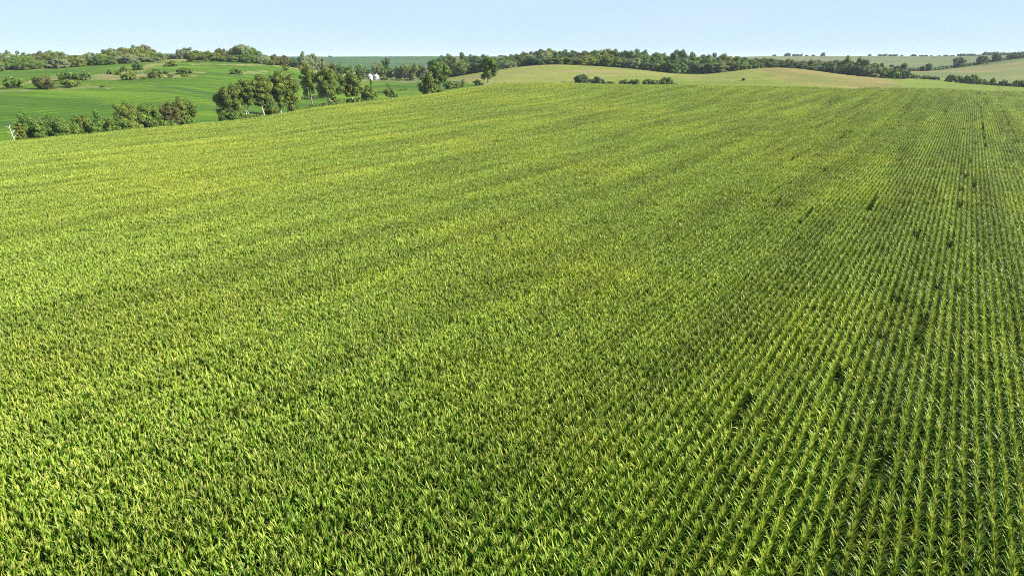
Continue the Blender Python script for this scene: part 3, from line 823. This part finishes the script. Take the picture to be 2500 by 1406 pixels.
# bushes and small trees scattered on the soybean hillside
SG = 'bushes on the soybean hillside'
hill = [
    (14, 55, 186, 217, 'leaf_green', 'tree', 'round dark tree on a dry bank, leftmost on the soybean hillside'),
    (88, 134, 181, 218, 'leaf_brown', 'tree', 'brownish round tree with bare twigs, second along the hillside bank'),
    (156, 202, 188, 214, 'leaf_olive', 'tree', 'dense domed tree with a yellowish right side at the bank end'),
    (152, 192, 170, 197, 'leaf_green', 'tree', 'dark tree standing just behind the domed tree'),
    (188, 226, 171, 196, 'leaf_green', 'tree', 'dark tree, right one of the two behind the domed tree'),
    (245, 257, 207, 214, 'leaf_yellow', 'bush', 'tiny light bush near the tip of the dry bank'),
    (267, 284, 170, 181, 'leaf_olive', 'bush', 'small bush, leftmost in the upper cluster on the terraces'),
    (284, 303, 168, 183, 'leaf_green', 'bush', 'small dark bush second from left in the upper terrace cluster'),
    (303, 319, 161, 175, 'leaf_green', 'bush', 'small upright bush in the upper terrace cluster'),
    (318, 342, 170, 182, 'leaf_yellow', 'bush', 'pale straggly bush below the round hillside tree'),
    (331, 356, 149, 171, 'leaf_green', 'tree', 'round green tree high on the soybean hillside'),
    (300, 336, 177, 195, 'leaf_olive', 'bush', 'wide low bush at the lower edge of the terraces'),
    (344, 362, 185, 194, 'leaf_yellow', 'bush', 'small pale bush right of the wide low bush'),
    (364, 384, 172, 192, 'leaf_brown', 'bush', 'thin brownish bush in the middle of the terraces'),
    (379, 403, 164, 183, 'leaf_green', 'bush', 'dark round bush in the middle of the terraces'),
    (391, 404, 179, 191, 'leaf_olive', 'bush', 'small bush just below the dark round terrace bush'),
    (405, 418, 170, 182, 'leaf_green', 'bush', 'small dark bush right of the dark round terrace bush'),
    (407, 420, 154, 164, 'leaf_green', 'bush', 'small dark bush beside the pale terrace tree'),
    (417, 441, 146, 163, 'leaf_yellow', 'tree', 'pale green round tree on the uppermost terrace'),
    (414, 428, 180, 190, 'leaf_olive', 'bush', 'small bush on the lowest terrace strip'),
    (439, 462, 162, 181, 'leaf_green', 'tree', 'dark round tree near the right end of the terraces'),
    (460, 478, 165, 180, 'leaf_green', 'bush', 'dark bush at the right end of the terraces'),
    (448, 463, 181, 188, 'leaf_yellow', 'bush', 'low pale bush on the tip of the lowest terrace'),
    (571, 596, 166, 183, 'leaf_green', 'bush', 'green bush on the dry patch left of the tall hedgerow trees'),
]
for x0, x1, yt, yb, lf, kd, lab in hill:
    put(kd, x0, x1, yt, ('hit', yb, 380.0), lf, lab, 0.04 if kd == 'tree' else 0, .12, SG, style='bush')

# bushes beyond the crest of the corn
CG = 'bushes beyond the corn crest'
for x0, x1, yt, r, lf, kd, lab in [
    (1084, 1106, 197, 560, 'leaf_green', 'bush', 'low dark bush at the valley edge, left of a line of bushes'),
    (1103, 1122, 200, 562, 'leaf_olive', 'bush', 'very low scrubby bush in the valley-edge line'),
    (1125, 1136, 191, 566, 'leaf_green', 'bush', 'narrow upright bush in the valley-edge line'),
    (1159, 1182, 192, 566, 'leaf_olive', 'bush', 'round olive bush just left of the forked tree'),
    (1364, 1383, 197, 560, 'leaf_olive', 'bush', 'small bush, leftmost beyond the corn crest'),
    (1383, 1401, 197, 560, 'leaf_olive', 'bush', 'small bush, second beyond the corn crest'),
    (1404, 1438, 176, 562, 'leaf_dark', 'tree', 'tall dark bushy tree rising above the corn crest'),
    (1432, 1472, 185, 564, 'leaf_dark', 'bush', 'broad dark bush against the tall bushy tree on the crest'),
    (1474, 1500, 197, 560, 'leaf_yellow', 'bush', 'low pale bush right of the broad dark bush'),
    (1508, 1530, 191, 562, 'leaf_green', 'bush', 'dark round bush, left of a joined pair beyond the crest'),
    (1526, 1542, 200, 560, 'leaf_dark', 'bush', 'very low bush linking the joined pair beyond the crest'),
    (1535, 1560, 190, 562, 'leaf_green', 'bush', 'dark round bush, right of a joined pair beyond the crest'),
    (1565, 1588, 190, 562, 'leaf_green', 'bush', 'upright dark bush starting the last clump on the crest'),
    (1586, 1616, 194, 562, 'leaf_yellow', 'bush', 'lighter green bush in the middle of the last crest clump'),
    (1606, 1641, 187, 564, 'leaf_green', 'bush', 'tallest dark bush ending the last clump on the crest'),
    (1640, 1652, 201, 560, 'leaf_olive', 'bush', 'tiny bush at the right end of the crest bushes'),
    (1809, 1816, 190, ('hit', 198, 600.0), 'leaf_dark', 'bush', 'tiny dark bush alone where pasture meets hay field')]:
    put(kd, x0, x1, yt, r, lf, lab, 0, .1, CG, style='bush')

# trees around the grain bins in the valley
VG = 'trees in the valley behind the grain bins'
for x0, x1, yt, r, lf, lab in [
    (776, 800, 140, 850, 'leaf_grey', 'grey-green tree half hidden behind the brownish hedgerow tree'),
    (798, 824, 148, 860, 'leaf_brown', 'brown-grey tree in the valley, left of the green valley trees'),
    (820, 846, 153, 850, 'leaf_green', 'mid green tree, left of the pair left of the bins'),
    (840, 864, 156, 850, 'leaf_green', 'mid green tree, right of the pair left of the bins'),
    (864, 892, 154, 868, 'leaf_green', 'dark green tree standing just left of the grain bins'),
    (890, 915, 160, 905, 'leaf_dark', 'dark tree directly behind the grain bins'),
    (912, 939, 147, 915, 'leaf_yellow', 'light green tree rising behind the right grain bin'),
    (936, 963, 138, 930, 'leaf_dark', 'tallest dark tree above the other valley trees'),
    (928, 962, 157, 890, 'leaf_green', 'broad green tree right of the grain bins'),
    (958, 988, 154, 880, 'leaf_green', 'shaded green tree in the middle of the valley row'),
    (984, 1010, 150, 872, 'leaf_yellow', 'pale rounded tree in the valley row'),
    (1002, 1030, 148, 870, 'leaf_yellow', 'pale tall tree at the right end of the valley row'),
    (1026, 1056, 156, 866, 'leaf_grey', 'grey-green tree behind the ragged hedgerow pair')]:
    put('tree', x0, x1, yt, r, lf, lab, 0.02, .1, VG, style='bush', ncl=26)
for x0, x1, yt, r, lf, lab in [
    (926, 954, 184, 838, 'leaf_green', 'low green bush at the right foot of the grain bins'),
    (957, 968, 188, 828, 'leaf_yellow', 'small pale bush on the grass right of the bins'),
    (966, 990, 192, 815, 'leaf_olive', 'low scrub along the grass bank right of the bins'),
    (988, 1012, 194, 800, 'leaf_olive', 'low scrub at the far right of the grass bank')]:
    put('bush', x0, x1, yt, r, lf, lab, 0, .1, 'bushes by the grain bins')

# grain bins
def grain_bin(x0, x1, ytop, yb, r, label):
    px = 0.5*(x0 + x1); az = float(azel(px, 190)[0]); x, y = r*math.sin(az), r*math.cos(az); zb = float(terrain([x], [y])[0])
    R = (x1 - x0)/F*r*math.cos(az)/2; h = top_height(px, ytop, r, zb); hw = h*0.66
    root = link('grain_bin', None, loc=(x, y, zb)); tag(root, label, 'grain bin', 'grain bins in the valley')
    n = 40; mb = MB(); rings = 30
    V = []
    for i in range(rings + 1):
        rr = R*(1 + 0.008*(i % 2))
        V += [[rr*math.cos(2*math.pi*k/n), rr*math.sin(2*math.pi*k/n), hw*i/rings - (0.3 if i == 0 else 0)] for k in range(n)]
    mb.add(V, [[i*n+k, i*n+(k+1) % n, (i+1)*n+(k+1) % n, (i+1)*n+k] for i in range(rings) for k in range(n)])
    link('wall', mb.mesh('wall', [M['bin_steel']]), root)
    rf = MB(); prof = [(R*1.06, hw - 0.12), (R*1.06, hw + 0.02), (R*0.55, hw + (h - hw)*0.5), (R*0.16, h*0.985), (0.02, h*0.985)]
    V = [[q*math.cos(2*math.pi*k/n), q*math.sin(2*math.pi*k/n), z + (0.06 if (k % 2 and 0 < i < 3) else 0)] for i, (q, z) in enumerate(prof) for k in range(n)]
    rf.add(V, [[i*n+k, i*n+(k+1) % n, (i+1)*n+(k+1) % n, (i+1)*n+k] for i in range(len(prof) - 1) for k in range(n)])
    roof = link('roof', rf.mesh('roof', [M['bin_roof']]), root)
    cp = MB(); tube(cp, [[0, 0, h*0.97], [0, 0, h], [0, 0, h + 0.3], [0, 0, h + 0.32]], [R*0.17, R*0.18, R*0.15, 0.02], 16); link('cap', cp.mesh('cap', [M['bin_roof']]), roof)
    d = MB(); a0 = -math.pi/2 - az
    for q in (1,):
        Vd = []
        for zz in (0.2, 2.2):
            for k in range(5):
                a = a0 + 0.9 + (k - 2)*0.07; Vd.append([(R + 0.06)*math.cos(a), (R + 0.06)*math.sin(a), zz])
        d.add(Vd, [[k, k+1, k+6, k+5] for k in range(4)])
    link('door', d.mesh('door', [M['bin_door']]), root)
grain_bin(897.5, 909.5, 180.5, 192, 872, 'white steel grain bin, left and smaller of the two')
grain_bin(912, 925.5, 181, 196, 845, 'white steel grain bin, right and larger of the two')

# woods: shared crown and trunk meshes in several shapes and leaf colours
WOOD = {}
def wood_proto(shape, leaf, fine):
    key = (shape, leaf, fine)
    if key not in WOOD:
        WOOD[key] = make_tree(50 + shape, 15.0, 17.0, 0.02 if shape % 2 else 0.05, leaf, 'bark', 0.62 if fine else 0.95, 84, 'bush', 0.08)
    return WOOD[key]
ORD = ['first', 'second', 'third', 'fourth', 'fifth', 'sixth', 'seventh', 'eighth', 'ninth', 'tenth', 'eleventh', 'twelfth', 'thirteenth', 'fourteenth', 'fifteenth',
       'sixteenth', 'seventeenth', 'eighteenth', 'nineteenth', 'twentieth']
TENS = {20: 'twenty', 30: 'thirty', 40: 'forty'}
def ordinal(n):
    if n < 20: return ORD[n]
    n += 1; t = n // 10*10; u = n % 10
    return {30: 'thirtieth', 40: 'fortieth', 50: 'fiftieth'}[n] if u == 0 else TENS[t] + '-' + ORD[u - 1]
TINTW = {'leaf_green': 'green', 'leaf_olive': 'olive', 'leaf_brown': 'brownish', 'leaf_yellow': 'yellow-green', 'leaf_grey': 'grey-green', 'leaf_dark': 'dark green'}
def place_shared(px, ytop, r, wpx, leaf, label, group, fine=True, zb=None, name='deciduous_tree', cat='tree'):
    az = float(azel(px, 170)[0]); x, y = r*math.sin(az), r*math.cos(az)
    zb = float(terrain([x], [y])[0])
    h = float(np.clip(top_height(px, ytop, r, zb), 2.0, 34)); w = wpx/F*r*math.cos(az)
    cr, tr = wood_proto(int(rng.integers(0, 6)), leaf, fine)
    root = link(name, None, loc=(x, y, zb - 0.1), rz=rng.random()*6.28); root.scale = (w/17.0, w/17.0, h/15.0)
    tag(root, label, cat, group)
    link('crown', cr, root); link('trunk', tr, root)
    return root

def wood(title, base, top, step, rows, tints, group, wf=1.75):
    """rows: (name, distance past the front, share of the full height)"""
    bx, br = zip(*base); tx, ty = zip(*top)
    for nm, dr, frac in rows:
        px = bx[0] + step*0.5*rng.random(); k = 0
        while px < bx[-1]:
            r = float(np.interp(px, bx, br)) + dr + rng.normal()*7
            yt = float(np.interp(px, tx, ty))
            az = float(azel(px, 170)[0]); zb = float(terrain([r*math.sin(az)], [r*math.cos(az)])[0])
            yb = float(project(r*math.sin(az), r*math.cos(az), zb)[1])
            f = frac + rng.normal()*0.06
            y_t = yb + (yt - yb)*min(f, 1.03)
            if yb - y_t < 12: y_t = yb - 12
            leaf = tints[rng.choice(len(tints))]
            place_shared(px, y_t, r, step*wf*(0.85 + 0.4*rng.random()), leaf,
                         '%s tree, %s from left in the %s of the %s' % (TINTW[leaf], ordinal(k), nm, title), group)
            px += step*(0.75 + 0.5*rng.random()); k += 1

ridge_base = [(1068, 760), (1100, 755), (1190, 736), (1250, 742), (1350, 752), (1500, 756), (1600, 756), (1700, 752), (1760, 760), (1830, 800)]
ridge_top = [(1060, 132), (1075, 126), (1085, 128), (1100, 132), (1112, 127), (1135, 126), (1150, 131), (1165, 127), (1190, 131), (1215, 136), (1240, 130), (1270, 124), (1300, 122), (1330, 117), (1355, 115),
             (1380, 119), (1420, 119), (1450, 118), (1490, 114), (1520, 119), (1555, 118), (1600, 123), (1660, 120), (1700, 125), (1770, 128), (1795, 134), (1815, 137), (1835, 138)]
mixr = ['leaf_dark', 'leaf_dark', 'leaf_green', 'leaf_green', 'leaf_brown', 'leaf_grey', 'leaf_dark', 'leaf_olive', 'leaf_yellow']
wood('ridge wood', ridge_base, ridge_top, 25, [('front row', 6, 0.60), ('middle row', 32, 0.82), ('back row', 62, 1.0)], mixr, 'trees of the ridge wood')
right_base = [(1836, 835), (1900, 826), (1960, 818), (2040, 815), (2110, 812), (2175, 815), (2200, 820)]
right_top = [(1830, 137), (1860, 139), (1900, 143), (1960, 145), (2010, 142), (2045, 140), (2065, 137), (2078, 132), (2100, 135), (2118, 144), (2140, 149), (2165, 151), (2178, 158), (2200, 168)]
wood('hay hill wood', right_base, right_top, 22, [('front row', 0, 0.66), ('back row', 30, 1.0)], ['leaf_dark', 'leaf_green', 'leaf_dark', 'leaf_grey', 'leaf_brown', 'leaf_green'], 'trees of the wood behind the hay hill')
left_base = [(-40, 765), (80, 762), (165, 758), (240, 758), (300, 760), (345, 764), (392, 768)]
left_top = [(-40, 128), (0, 127), (20, 120), (40, 118), (58, 126), (75, 127), (90, 120), (112, 119), (135, 115), (155, 121), (175, 132), (195, 131), (215, 126), (240, 119), (262, 117), (290, 114), (320, 111), (345, 105), (365, 109), (380, 120), (392, 128)]
wood('far left hilltop wood', left_base, left_top, 25, [('front row', 4, 0.50), ('second row', 22, 0.68), ('third row', 44, 0.84), ('back row', 66, 1.0)],
     ['leaf_yellow', 'leaf_olive', 'leaf_grey', 'leaf_green', 'leaf_brown', 'leaf_grey', 'leaf_olive'], 'trees of the hilltop wood', 1.5)
KG = 'trees along the top of the soybean hill'
for px, yt, r, wpx, lf, lab in [
    (396, 126, 800, 24, 'leaf_grey', 'grey-green round tree standing apart right of the hilltop wood'),
    (410, 138, 830, 18, 'leaf_dark', 'small dark tree right of the lone round hilltop tree'),
    (430, 132, 840, 22, 'leaf_dark', 'dark low tree at the left foot of the pale skyline tree'),
    (452, 114, 850, 34, 'leaf_grey', 'large pale grey-green tree on the skyline'),
    (474, 114, 845, 30, 'leaf_grey', 'pale grey-green tree touching the large pale skyline tree'),
    (484, 122, 742, 44, 'leaf_olive', 'broad olive tree at the near edge of the hilltop row'),
    (500, 128, 790, 24, 'leaf_green', 'green tree tucked behind the broad olive tree'),
    (518, 121, 775, 34, 'leaf_yellow', 'yellow-green rounded tree in the hilltop row'),
    (540, 134, 745, 36, 'leaf_olive', 'olive tree with brown patches in the hilltop row'),
    (541, 115, 820, 24, 'leaf_brown', 'rusty brown tree on the skyline'),
    (556, 116, 830, 20, 'leaf_grey', 'slim grey-green tree right of the rusty brown one'),
    (572, 111, 800, 28, 'leaf_grey', 'grey-green tree at the left shoulder of the big dome'),
    (590, 108, 780, 38, 'leaf_olive', 'tall olive tree in the big domed clump'),
    (604, 103, 770, 44, 'leaf_grey', 'tallest tree of the big domed clump'),
    (622, 112, 765, 32, 'leaf_green', 'green tree at the right shoulder of the big dome'),
    (574, 132, 742, 36, 'leaf_green', 'low green tree under the left of the big dome'),
    (604, 130, 742, 40, 'leaf_green', 'low green tree under the middle of the big dome'),
    (634, 130, 745, 30, 'leaf_grey', 'low grey-green tree under the right of the big dome'),
    (652, 128, 760, 30, 'leaf_grey', 'grey tree, first right of the big dome'),
    (672, 131, 770, 32, 'leaf_brown', 'brown-grey tree, second right of the big dome'),
    (692, 132, 775, 30, 'leaf_brown', 'brown-grey tree, third right of the big dome'),
    (660, 145, 742, 28, 'leaf_green', 'low green tree in front of the brown-grey trees'),
    (716, 138, 790, 26, 'leaf_dark', 'dark tree between the brown-grey trees and the ragged skyline tree'),
    (740, 123, 800, 30, 'leaf_grey', 'ragged pale skyline tree, left of two'),
    (762, 126, 805, 30, 'leaf_grey', 'ragged pale skyline tree, right of two'),
    (786, 138, 830, 26, 'leaf_grey', 'grey tree right of the ragged skyline trees')]:
    place_shared(px, yt, r, wpx*1.15, lf, lab, KG)

# trees and bushes along the hedge lines on the right
RG = 'trees and bushes on the right slopes'
for x0, x1, yt, r, lf, lab, kd in [
    (2166, 2190, 166, 806, 'leaf_green', 'low green tree ending the wood behind the hay hill', 'bush'),
    (2184, 2212, 170, 815, 'leaf_dark', 'dark low bush at the right end of the wood', 'bush'),
    (2206, 2228, 181, 835, 'leaf_olive', 'pale low bush beyond the right end of the wood', 'bush'),
    (2216, 2242, 183, 850, 'leaf_dark', 'low dark bush in the thin hedge across the meadow', 'bush'),
    (2242, 2264, 184, 855, 'leaf_green', 'low green bush in the middle of the thin meadow hedge', 'bush'),
    (2264, 2288, 186, 858, 'leaf_dark', 'last low bush of the thin meadow hedge', 'bush'),
    (2304, 2336, 179, 840, 'leaf_green', 'round dark bushy tree, left of a pair on the meadow edge', 'tree'),
    (2333, 2374, 180, 842, 'leaf_green', 'wide arched bushy tree, right of a pair on the meadow edge', 'tree'),
    (2362, 2376, 193, 840, 'leaf_dark', 'small bush at the right foot of the wide arched tree', 'bush'),
    (2380, 2402, 191, 850, 'leaf_olive', 'olive bush right of the wide arched tree', 'bush'),
    (2400, 2414, 199, 855, 'leaf_olive', 'very low bush between the olive bush and the leaning tree', 'bush'),
    (2412, 2427, 190, 860, 'leaf_dark', 'small dark leaning tree in the right hedge', 'tree'),
    (2426, 2440, 203, 862, 'leaf_dark', 'very low dark bush right of the leaning tree', 'bush'),
    (2437, 2455, 195, 865, 'leaf_dark', 'dark round bush in the right hedge', 'bush'),
    (2454, 2474, 203, 868, 'leaf_dark', 'low dark bush right of the dark round one', 'bush'),
    (2470, 2482, 192, 870, 'leaf_green', 'narrow upright bush near the right end of the hedge', 'bush'),
    (2482, 2496, 193, 872, 'leaf_green', 'green bush, second last toward the right end of the hedge', 'bush'),
    (2492, 2516, 198, 872, 'leaf_dark', 'dark bush at the very right end of the hedge', 'bush'),
    (2190, 2206, 151, 1130, 'leaf_dark', 'dark tree at the lower end of the long field hedge', 'tree'),
    (2239, 2250, 157, 1185, 'leaf_dark', 'small dark bush on the long field hedge', 'bush'),
    (2250, 2266, 152, 1200, 'leaf_green', 'small round tree low on the long field hedge', 'tree'),
    (2318, 2344, 137, 1330, 'leaf_dark', 'round dark tree, first big one up the long field hedge', 'tree'),
    (2371, 2393, 134, 1400, 'leaf_dark', 'ragged dark tree, second big one up the long field hedge', 'tree'),
    (2409, 2429, 129, 1450, 'leaf_dark', 'dark tree, third big one up the long field hedge', 'tree'),
    (2439, 2472, 126, 1500, 'leaf_dark', 'widest dark tree near the top of the long field hedge', 'tree'),
    (2472, 2487, 131, 1530, 'leaf_dark', 'small dark tree at the top of the long field hedge', 'tree')]:
    put(kd, x0, x1, yt, r, lf, lab, 0.08 if (kd == 'tree' and r > 1000) else 0, .1, RG, style='bush')

# the long field hedge and two weed strips, each one continuous thing
def strip_plant(name, label, cat, pts, width, height, leaf, s, seed, density=1.0):
    g = np.random.default_rng(seed); C, Rr, Tn = [], [], []
    for (xa, ra), (xb, rb) in zip(pts[:-1], pts[1:]):
        aa, ab = float(azel(xa, 170)[0]), float(azel(xb, 170)[0])
        A = np.array([ra*math.sin(aa), ra*math.cos(aa)]); B = np.array([rb*math.sin(ab), rb*math.cos(ab)])
        n = max(2, int(np.linalg.norm(B - A)/(width*0.42)*density))
        for i in range(n):
            p = A + (B - A)*((i + g.random())/n) + g.normal(size=2)*width*0.18
            hh = height*(0.6 + 0.6*g.random())
            C.append(np.array([p[0], p[1], float(terrain([p[0]], [p[1]])[0]) + hh*0.5])); Rr.append(hh*0.6); Tn.append(np.clip(0.4 + g.normal()*0.2, 0, 1))
    V, Fc, T = leaf_quads(g, C, Rr, Tn, s); mb = MB(); mb.add(V, Fc, 0, T)
    o = link(name, mb.mesh(name, [M[leaf]])); return tag(o, label, cat)
strip_plant('hedge', 'long thin dark hedge climbing between the right-hand fields', 'hedge', [(2196, 1140), (2260, 1205), (2330, 1340), (2420, 1460), (2540, 1570)], 5.0, 4.2, 'leaf_dark', 1.2, 91)
strip_plant('weed_strip', 'dark strip of tall weeds crossing the soybeans behind the tall hedgerow trees', 'weeds', [(730, 470), (800, 490)], 2.4, 1.9, 'leaf_dark', 0.5, 92)
strip_plant('weed_strip', 'short strip of weeds in the soybeans between two small hedgerow trees', 'weeds', [(921, 520), (942, 530)], 2.4, 1.6, 'leaf_green', 0.5, 93)
strip_plant('weed_strip', 'thin weed strip in the soybeans right of the small upright tree', 'weeds', [(966, 545), (992, 560)], 2.0, 1.2, 'leaf_green', 0.5, 94)

# far trees on the horizon
FG = 'far trees on the horizon'
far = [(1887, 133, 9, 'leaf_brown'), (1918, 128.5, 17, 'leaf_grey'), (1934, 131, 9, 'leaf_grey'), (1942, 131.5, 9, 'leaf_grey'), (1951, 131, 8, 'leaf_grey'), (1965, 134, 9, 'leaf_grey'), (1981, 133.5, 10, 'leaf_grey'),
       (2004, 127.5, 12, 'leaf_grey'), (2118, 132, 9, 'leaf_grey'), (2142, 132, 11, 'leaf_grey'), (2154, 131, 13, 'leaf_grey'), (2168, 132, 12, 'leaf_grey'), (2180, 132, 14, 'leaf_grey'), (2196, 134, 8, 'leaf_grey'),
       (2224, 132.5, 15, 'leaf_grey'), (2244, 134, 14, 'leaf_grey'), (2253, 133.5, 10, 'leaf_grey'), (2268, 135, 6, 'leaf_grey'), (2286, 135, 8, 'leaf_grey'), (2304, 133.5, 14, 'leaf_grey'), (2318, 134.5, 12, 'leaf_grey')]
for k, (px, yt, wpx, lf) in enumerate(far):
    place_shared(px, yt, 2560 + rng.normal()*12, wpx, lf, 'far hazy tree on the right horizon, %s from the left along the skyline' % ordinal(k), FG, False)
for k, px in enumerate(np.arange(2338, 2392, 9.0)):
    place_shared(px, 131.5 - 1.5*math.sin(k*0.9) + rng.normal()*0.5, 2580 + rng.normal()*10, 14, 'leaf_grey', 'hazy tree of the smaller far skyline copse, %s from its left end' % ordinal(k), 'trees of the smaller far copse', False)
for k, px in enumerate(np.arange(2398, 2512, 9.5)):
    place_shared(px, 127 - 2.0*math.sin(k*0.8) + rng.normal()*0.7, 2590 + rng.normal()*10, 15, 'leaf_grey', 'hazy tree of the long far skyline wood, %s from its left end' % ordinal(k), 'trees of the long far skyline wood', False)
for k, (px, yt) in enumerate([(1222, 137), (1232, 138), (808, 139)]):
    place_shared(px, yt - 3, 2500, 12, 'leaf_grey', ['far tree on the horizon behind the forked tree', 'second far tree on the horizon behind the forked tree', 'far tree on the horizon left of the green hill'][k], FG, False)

# thin post in the meadow
az = float(azel(2437, 216)[0]); r = ground_hit(2437, 222, 560.0) or 700.0
x, y = r*math.sin(az), r*math.cos(az); zb = float(terrain([x], [y])[0]); mb = MB()
hp = top_height(2437, 209.5, r, zb)
tube(mb, [[0, 0, -0.3], [0, 0, hp*0.5], [0.03, 0, hp], [0.03, 0, hp + 0.02]], [0.17, 0.15, 0.12, 0.01], 8)
tag(link('post', mb.mesh('post', [M['post_wood']]), loc=(x, y, zb)), 'thin dark wooden post standing in the green meadow', 'post')

# ------------------------------------------------------------------ air
hz = MB(); zb_, zt_, q = -75.0, 75.0, 9300.0
hz.add([[-q, -q, zb_], [q, -q, zb_], [q, q, zb_], [-q, q, zb_], [-q, -q, zt_], [q, -q, zt_], [q, q, zt_], [-q, q, zt_]],
       [[3, 2, 1, 0], [4, 5, 6, 7], [0, 1, 5, 4], [1, 2, 6, 5], [2, 3, 7, 6], [3, 0, 4, 7]])
hm = bpy.data.materials.new('haze'); hm.use_nodes = True; hm.node_tree.nodes.clear()
ho = hm.node_tree.nodes.new('ShaderNodeOutputMaterial'); pv = hm.node_tree.nodes.new('ShaderNodeVolumePrincipled')
pv.inputs['Color'].default_value = (0.72, 0.85, 1.0, 1); pv.inputs['Density'].default_value = 5e-5; pv.inputs['Anisotropy'].default_value = 0.0
hm.node_tree.links.new(pv.outputs[0], ho.inputs['Volume'])
tag(link('haze', hz.mesh('haze', [hm])), 'thin pale summer haze over the far hills', None, None, 'stuff')

# ------------------------------------------------------------------ light, sky, camera
sun_dir = Vector((math.sin(SUN_AZ)*math.cos(SUN_EL), math.cos(SUN_AZ)*math.cos(SUN_EL), math.sin(SUN_EL)))
ld = bpy.data.lights.new('sun', 'SUN'); ld.energy = 5.0; ld.angle = math.radians(0.5); ld.color = (1.0, 0.93, 0.80)
lo = link('sun', ld); lo.rotation_euler = sun_dir.to_track_quat('Z', 'Y').to_euler(); lo.location = (0, 0, 200)
w = bpy.data.worlds.new('World'); scene.world = w; w.use_nodes = True
nt = w.node_tree; bg = nt.nodes['Background']
sky = nt.nodes.new('ShaderNodeTexSky'); sky.sky_type = 'NISHITA'; sky.sun_disc = False
sky.sun_elevation = SUN_EL; sky.sun_rotation = SUN_AZ; sky.air_density = 0.6; sky.dust_density = 0.0; sky.ozone_density = 4.0
mx = nt.nodes.new('ShaderNodeMix'); mx.data_type = 'RGBA'; mx.inputs[0].default_value = 0.18
mx.inputs[6].default_value = (4.44, 5.84, 6.86, 1); nt.links.new(sky.outputs[0], mx.inputs[7])     # thin bright high haze over the clear sky
tc = nt.nodes.new('ShaderNodeTexCoord'); mpn = nt.nodes.new('ShaderNodeMapping'); mpn.inputs['Scale'].default_value = (2.2, 2.2, 16)
mpn.inputs['Rotation'].default_value = (0.05, 0.12, 0.3); nt.links.new(tc.outputs['Generated'], mpn.inputs['Vector'])
cz_ = nt.nodes.new('ShaderNodeTexNoise'); cz_.inputs['Scale'].default_value = 1.6; cz_.inputs['Detail'].default_value = 5; nt.links.new(mpn.outputs[0], cz_.inputs['Vector'])
cr_ = nt.nodes.new('ShaderNodeMapRange'); nt.links.new(cz_.outputs['Fac'], cr_.inputs[0]); cr_.inputs[1].default_value = 0.45; cr_.inputs[2].default_value = 0.75; cr_.inputs[4].default_value = 0.2
mc = nt.nodes.new('ShaderNodeMix'); mc.data_type = 'RGBA'; nt.links.new(cr_.outputs[0], mc.inputs[0]); nt.links.new(mx.outputs[2], mc.inputs[6]); mc.inputs[7].default_value = (5.9, 6.6, 7.1, 1)   # faint thin cirrus
nt.links.new(mc.outputs[2], bg.inputs['Color']); bg.inputs['Strength'].default_value = 0.0505

cd = bpy.data.cameras.new('camera'); cd.sensor_width = 36; cd.lens = 24.0; cd.clip_end = 20000; cd.clip_start = 0.5
cam = link('camera', cd, loc=(0, 0, CAM_H)); cam.rotation_euler = (math.pi/2 - PITCH, 0, 0)
scene.camera = cam
scene.view_settings.view_transform = 'Standard'; scene.view_settings.look = 'None'
scene.view_settings.exposure = 1.5; scene.view_settings.gamma = 1
scene.cycles.max_bounces = 6; scene.cycles.diffuse_bounces = 2; scene.cycles.transmission_bounces = 4; scene.cycles.transparent_max_bounces = 4
scene.cycles.use_denoising = False
scene.cycles.pixel_filter_type = 'BLACKMAN_HARRIS'; scene.cycles.filter_width = 1.0
scene.cycles.volume_bounces = 0
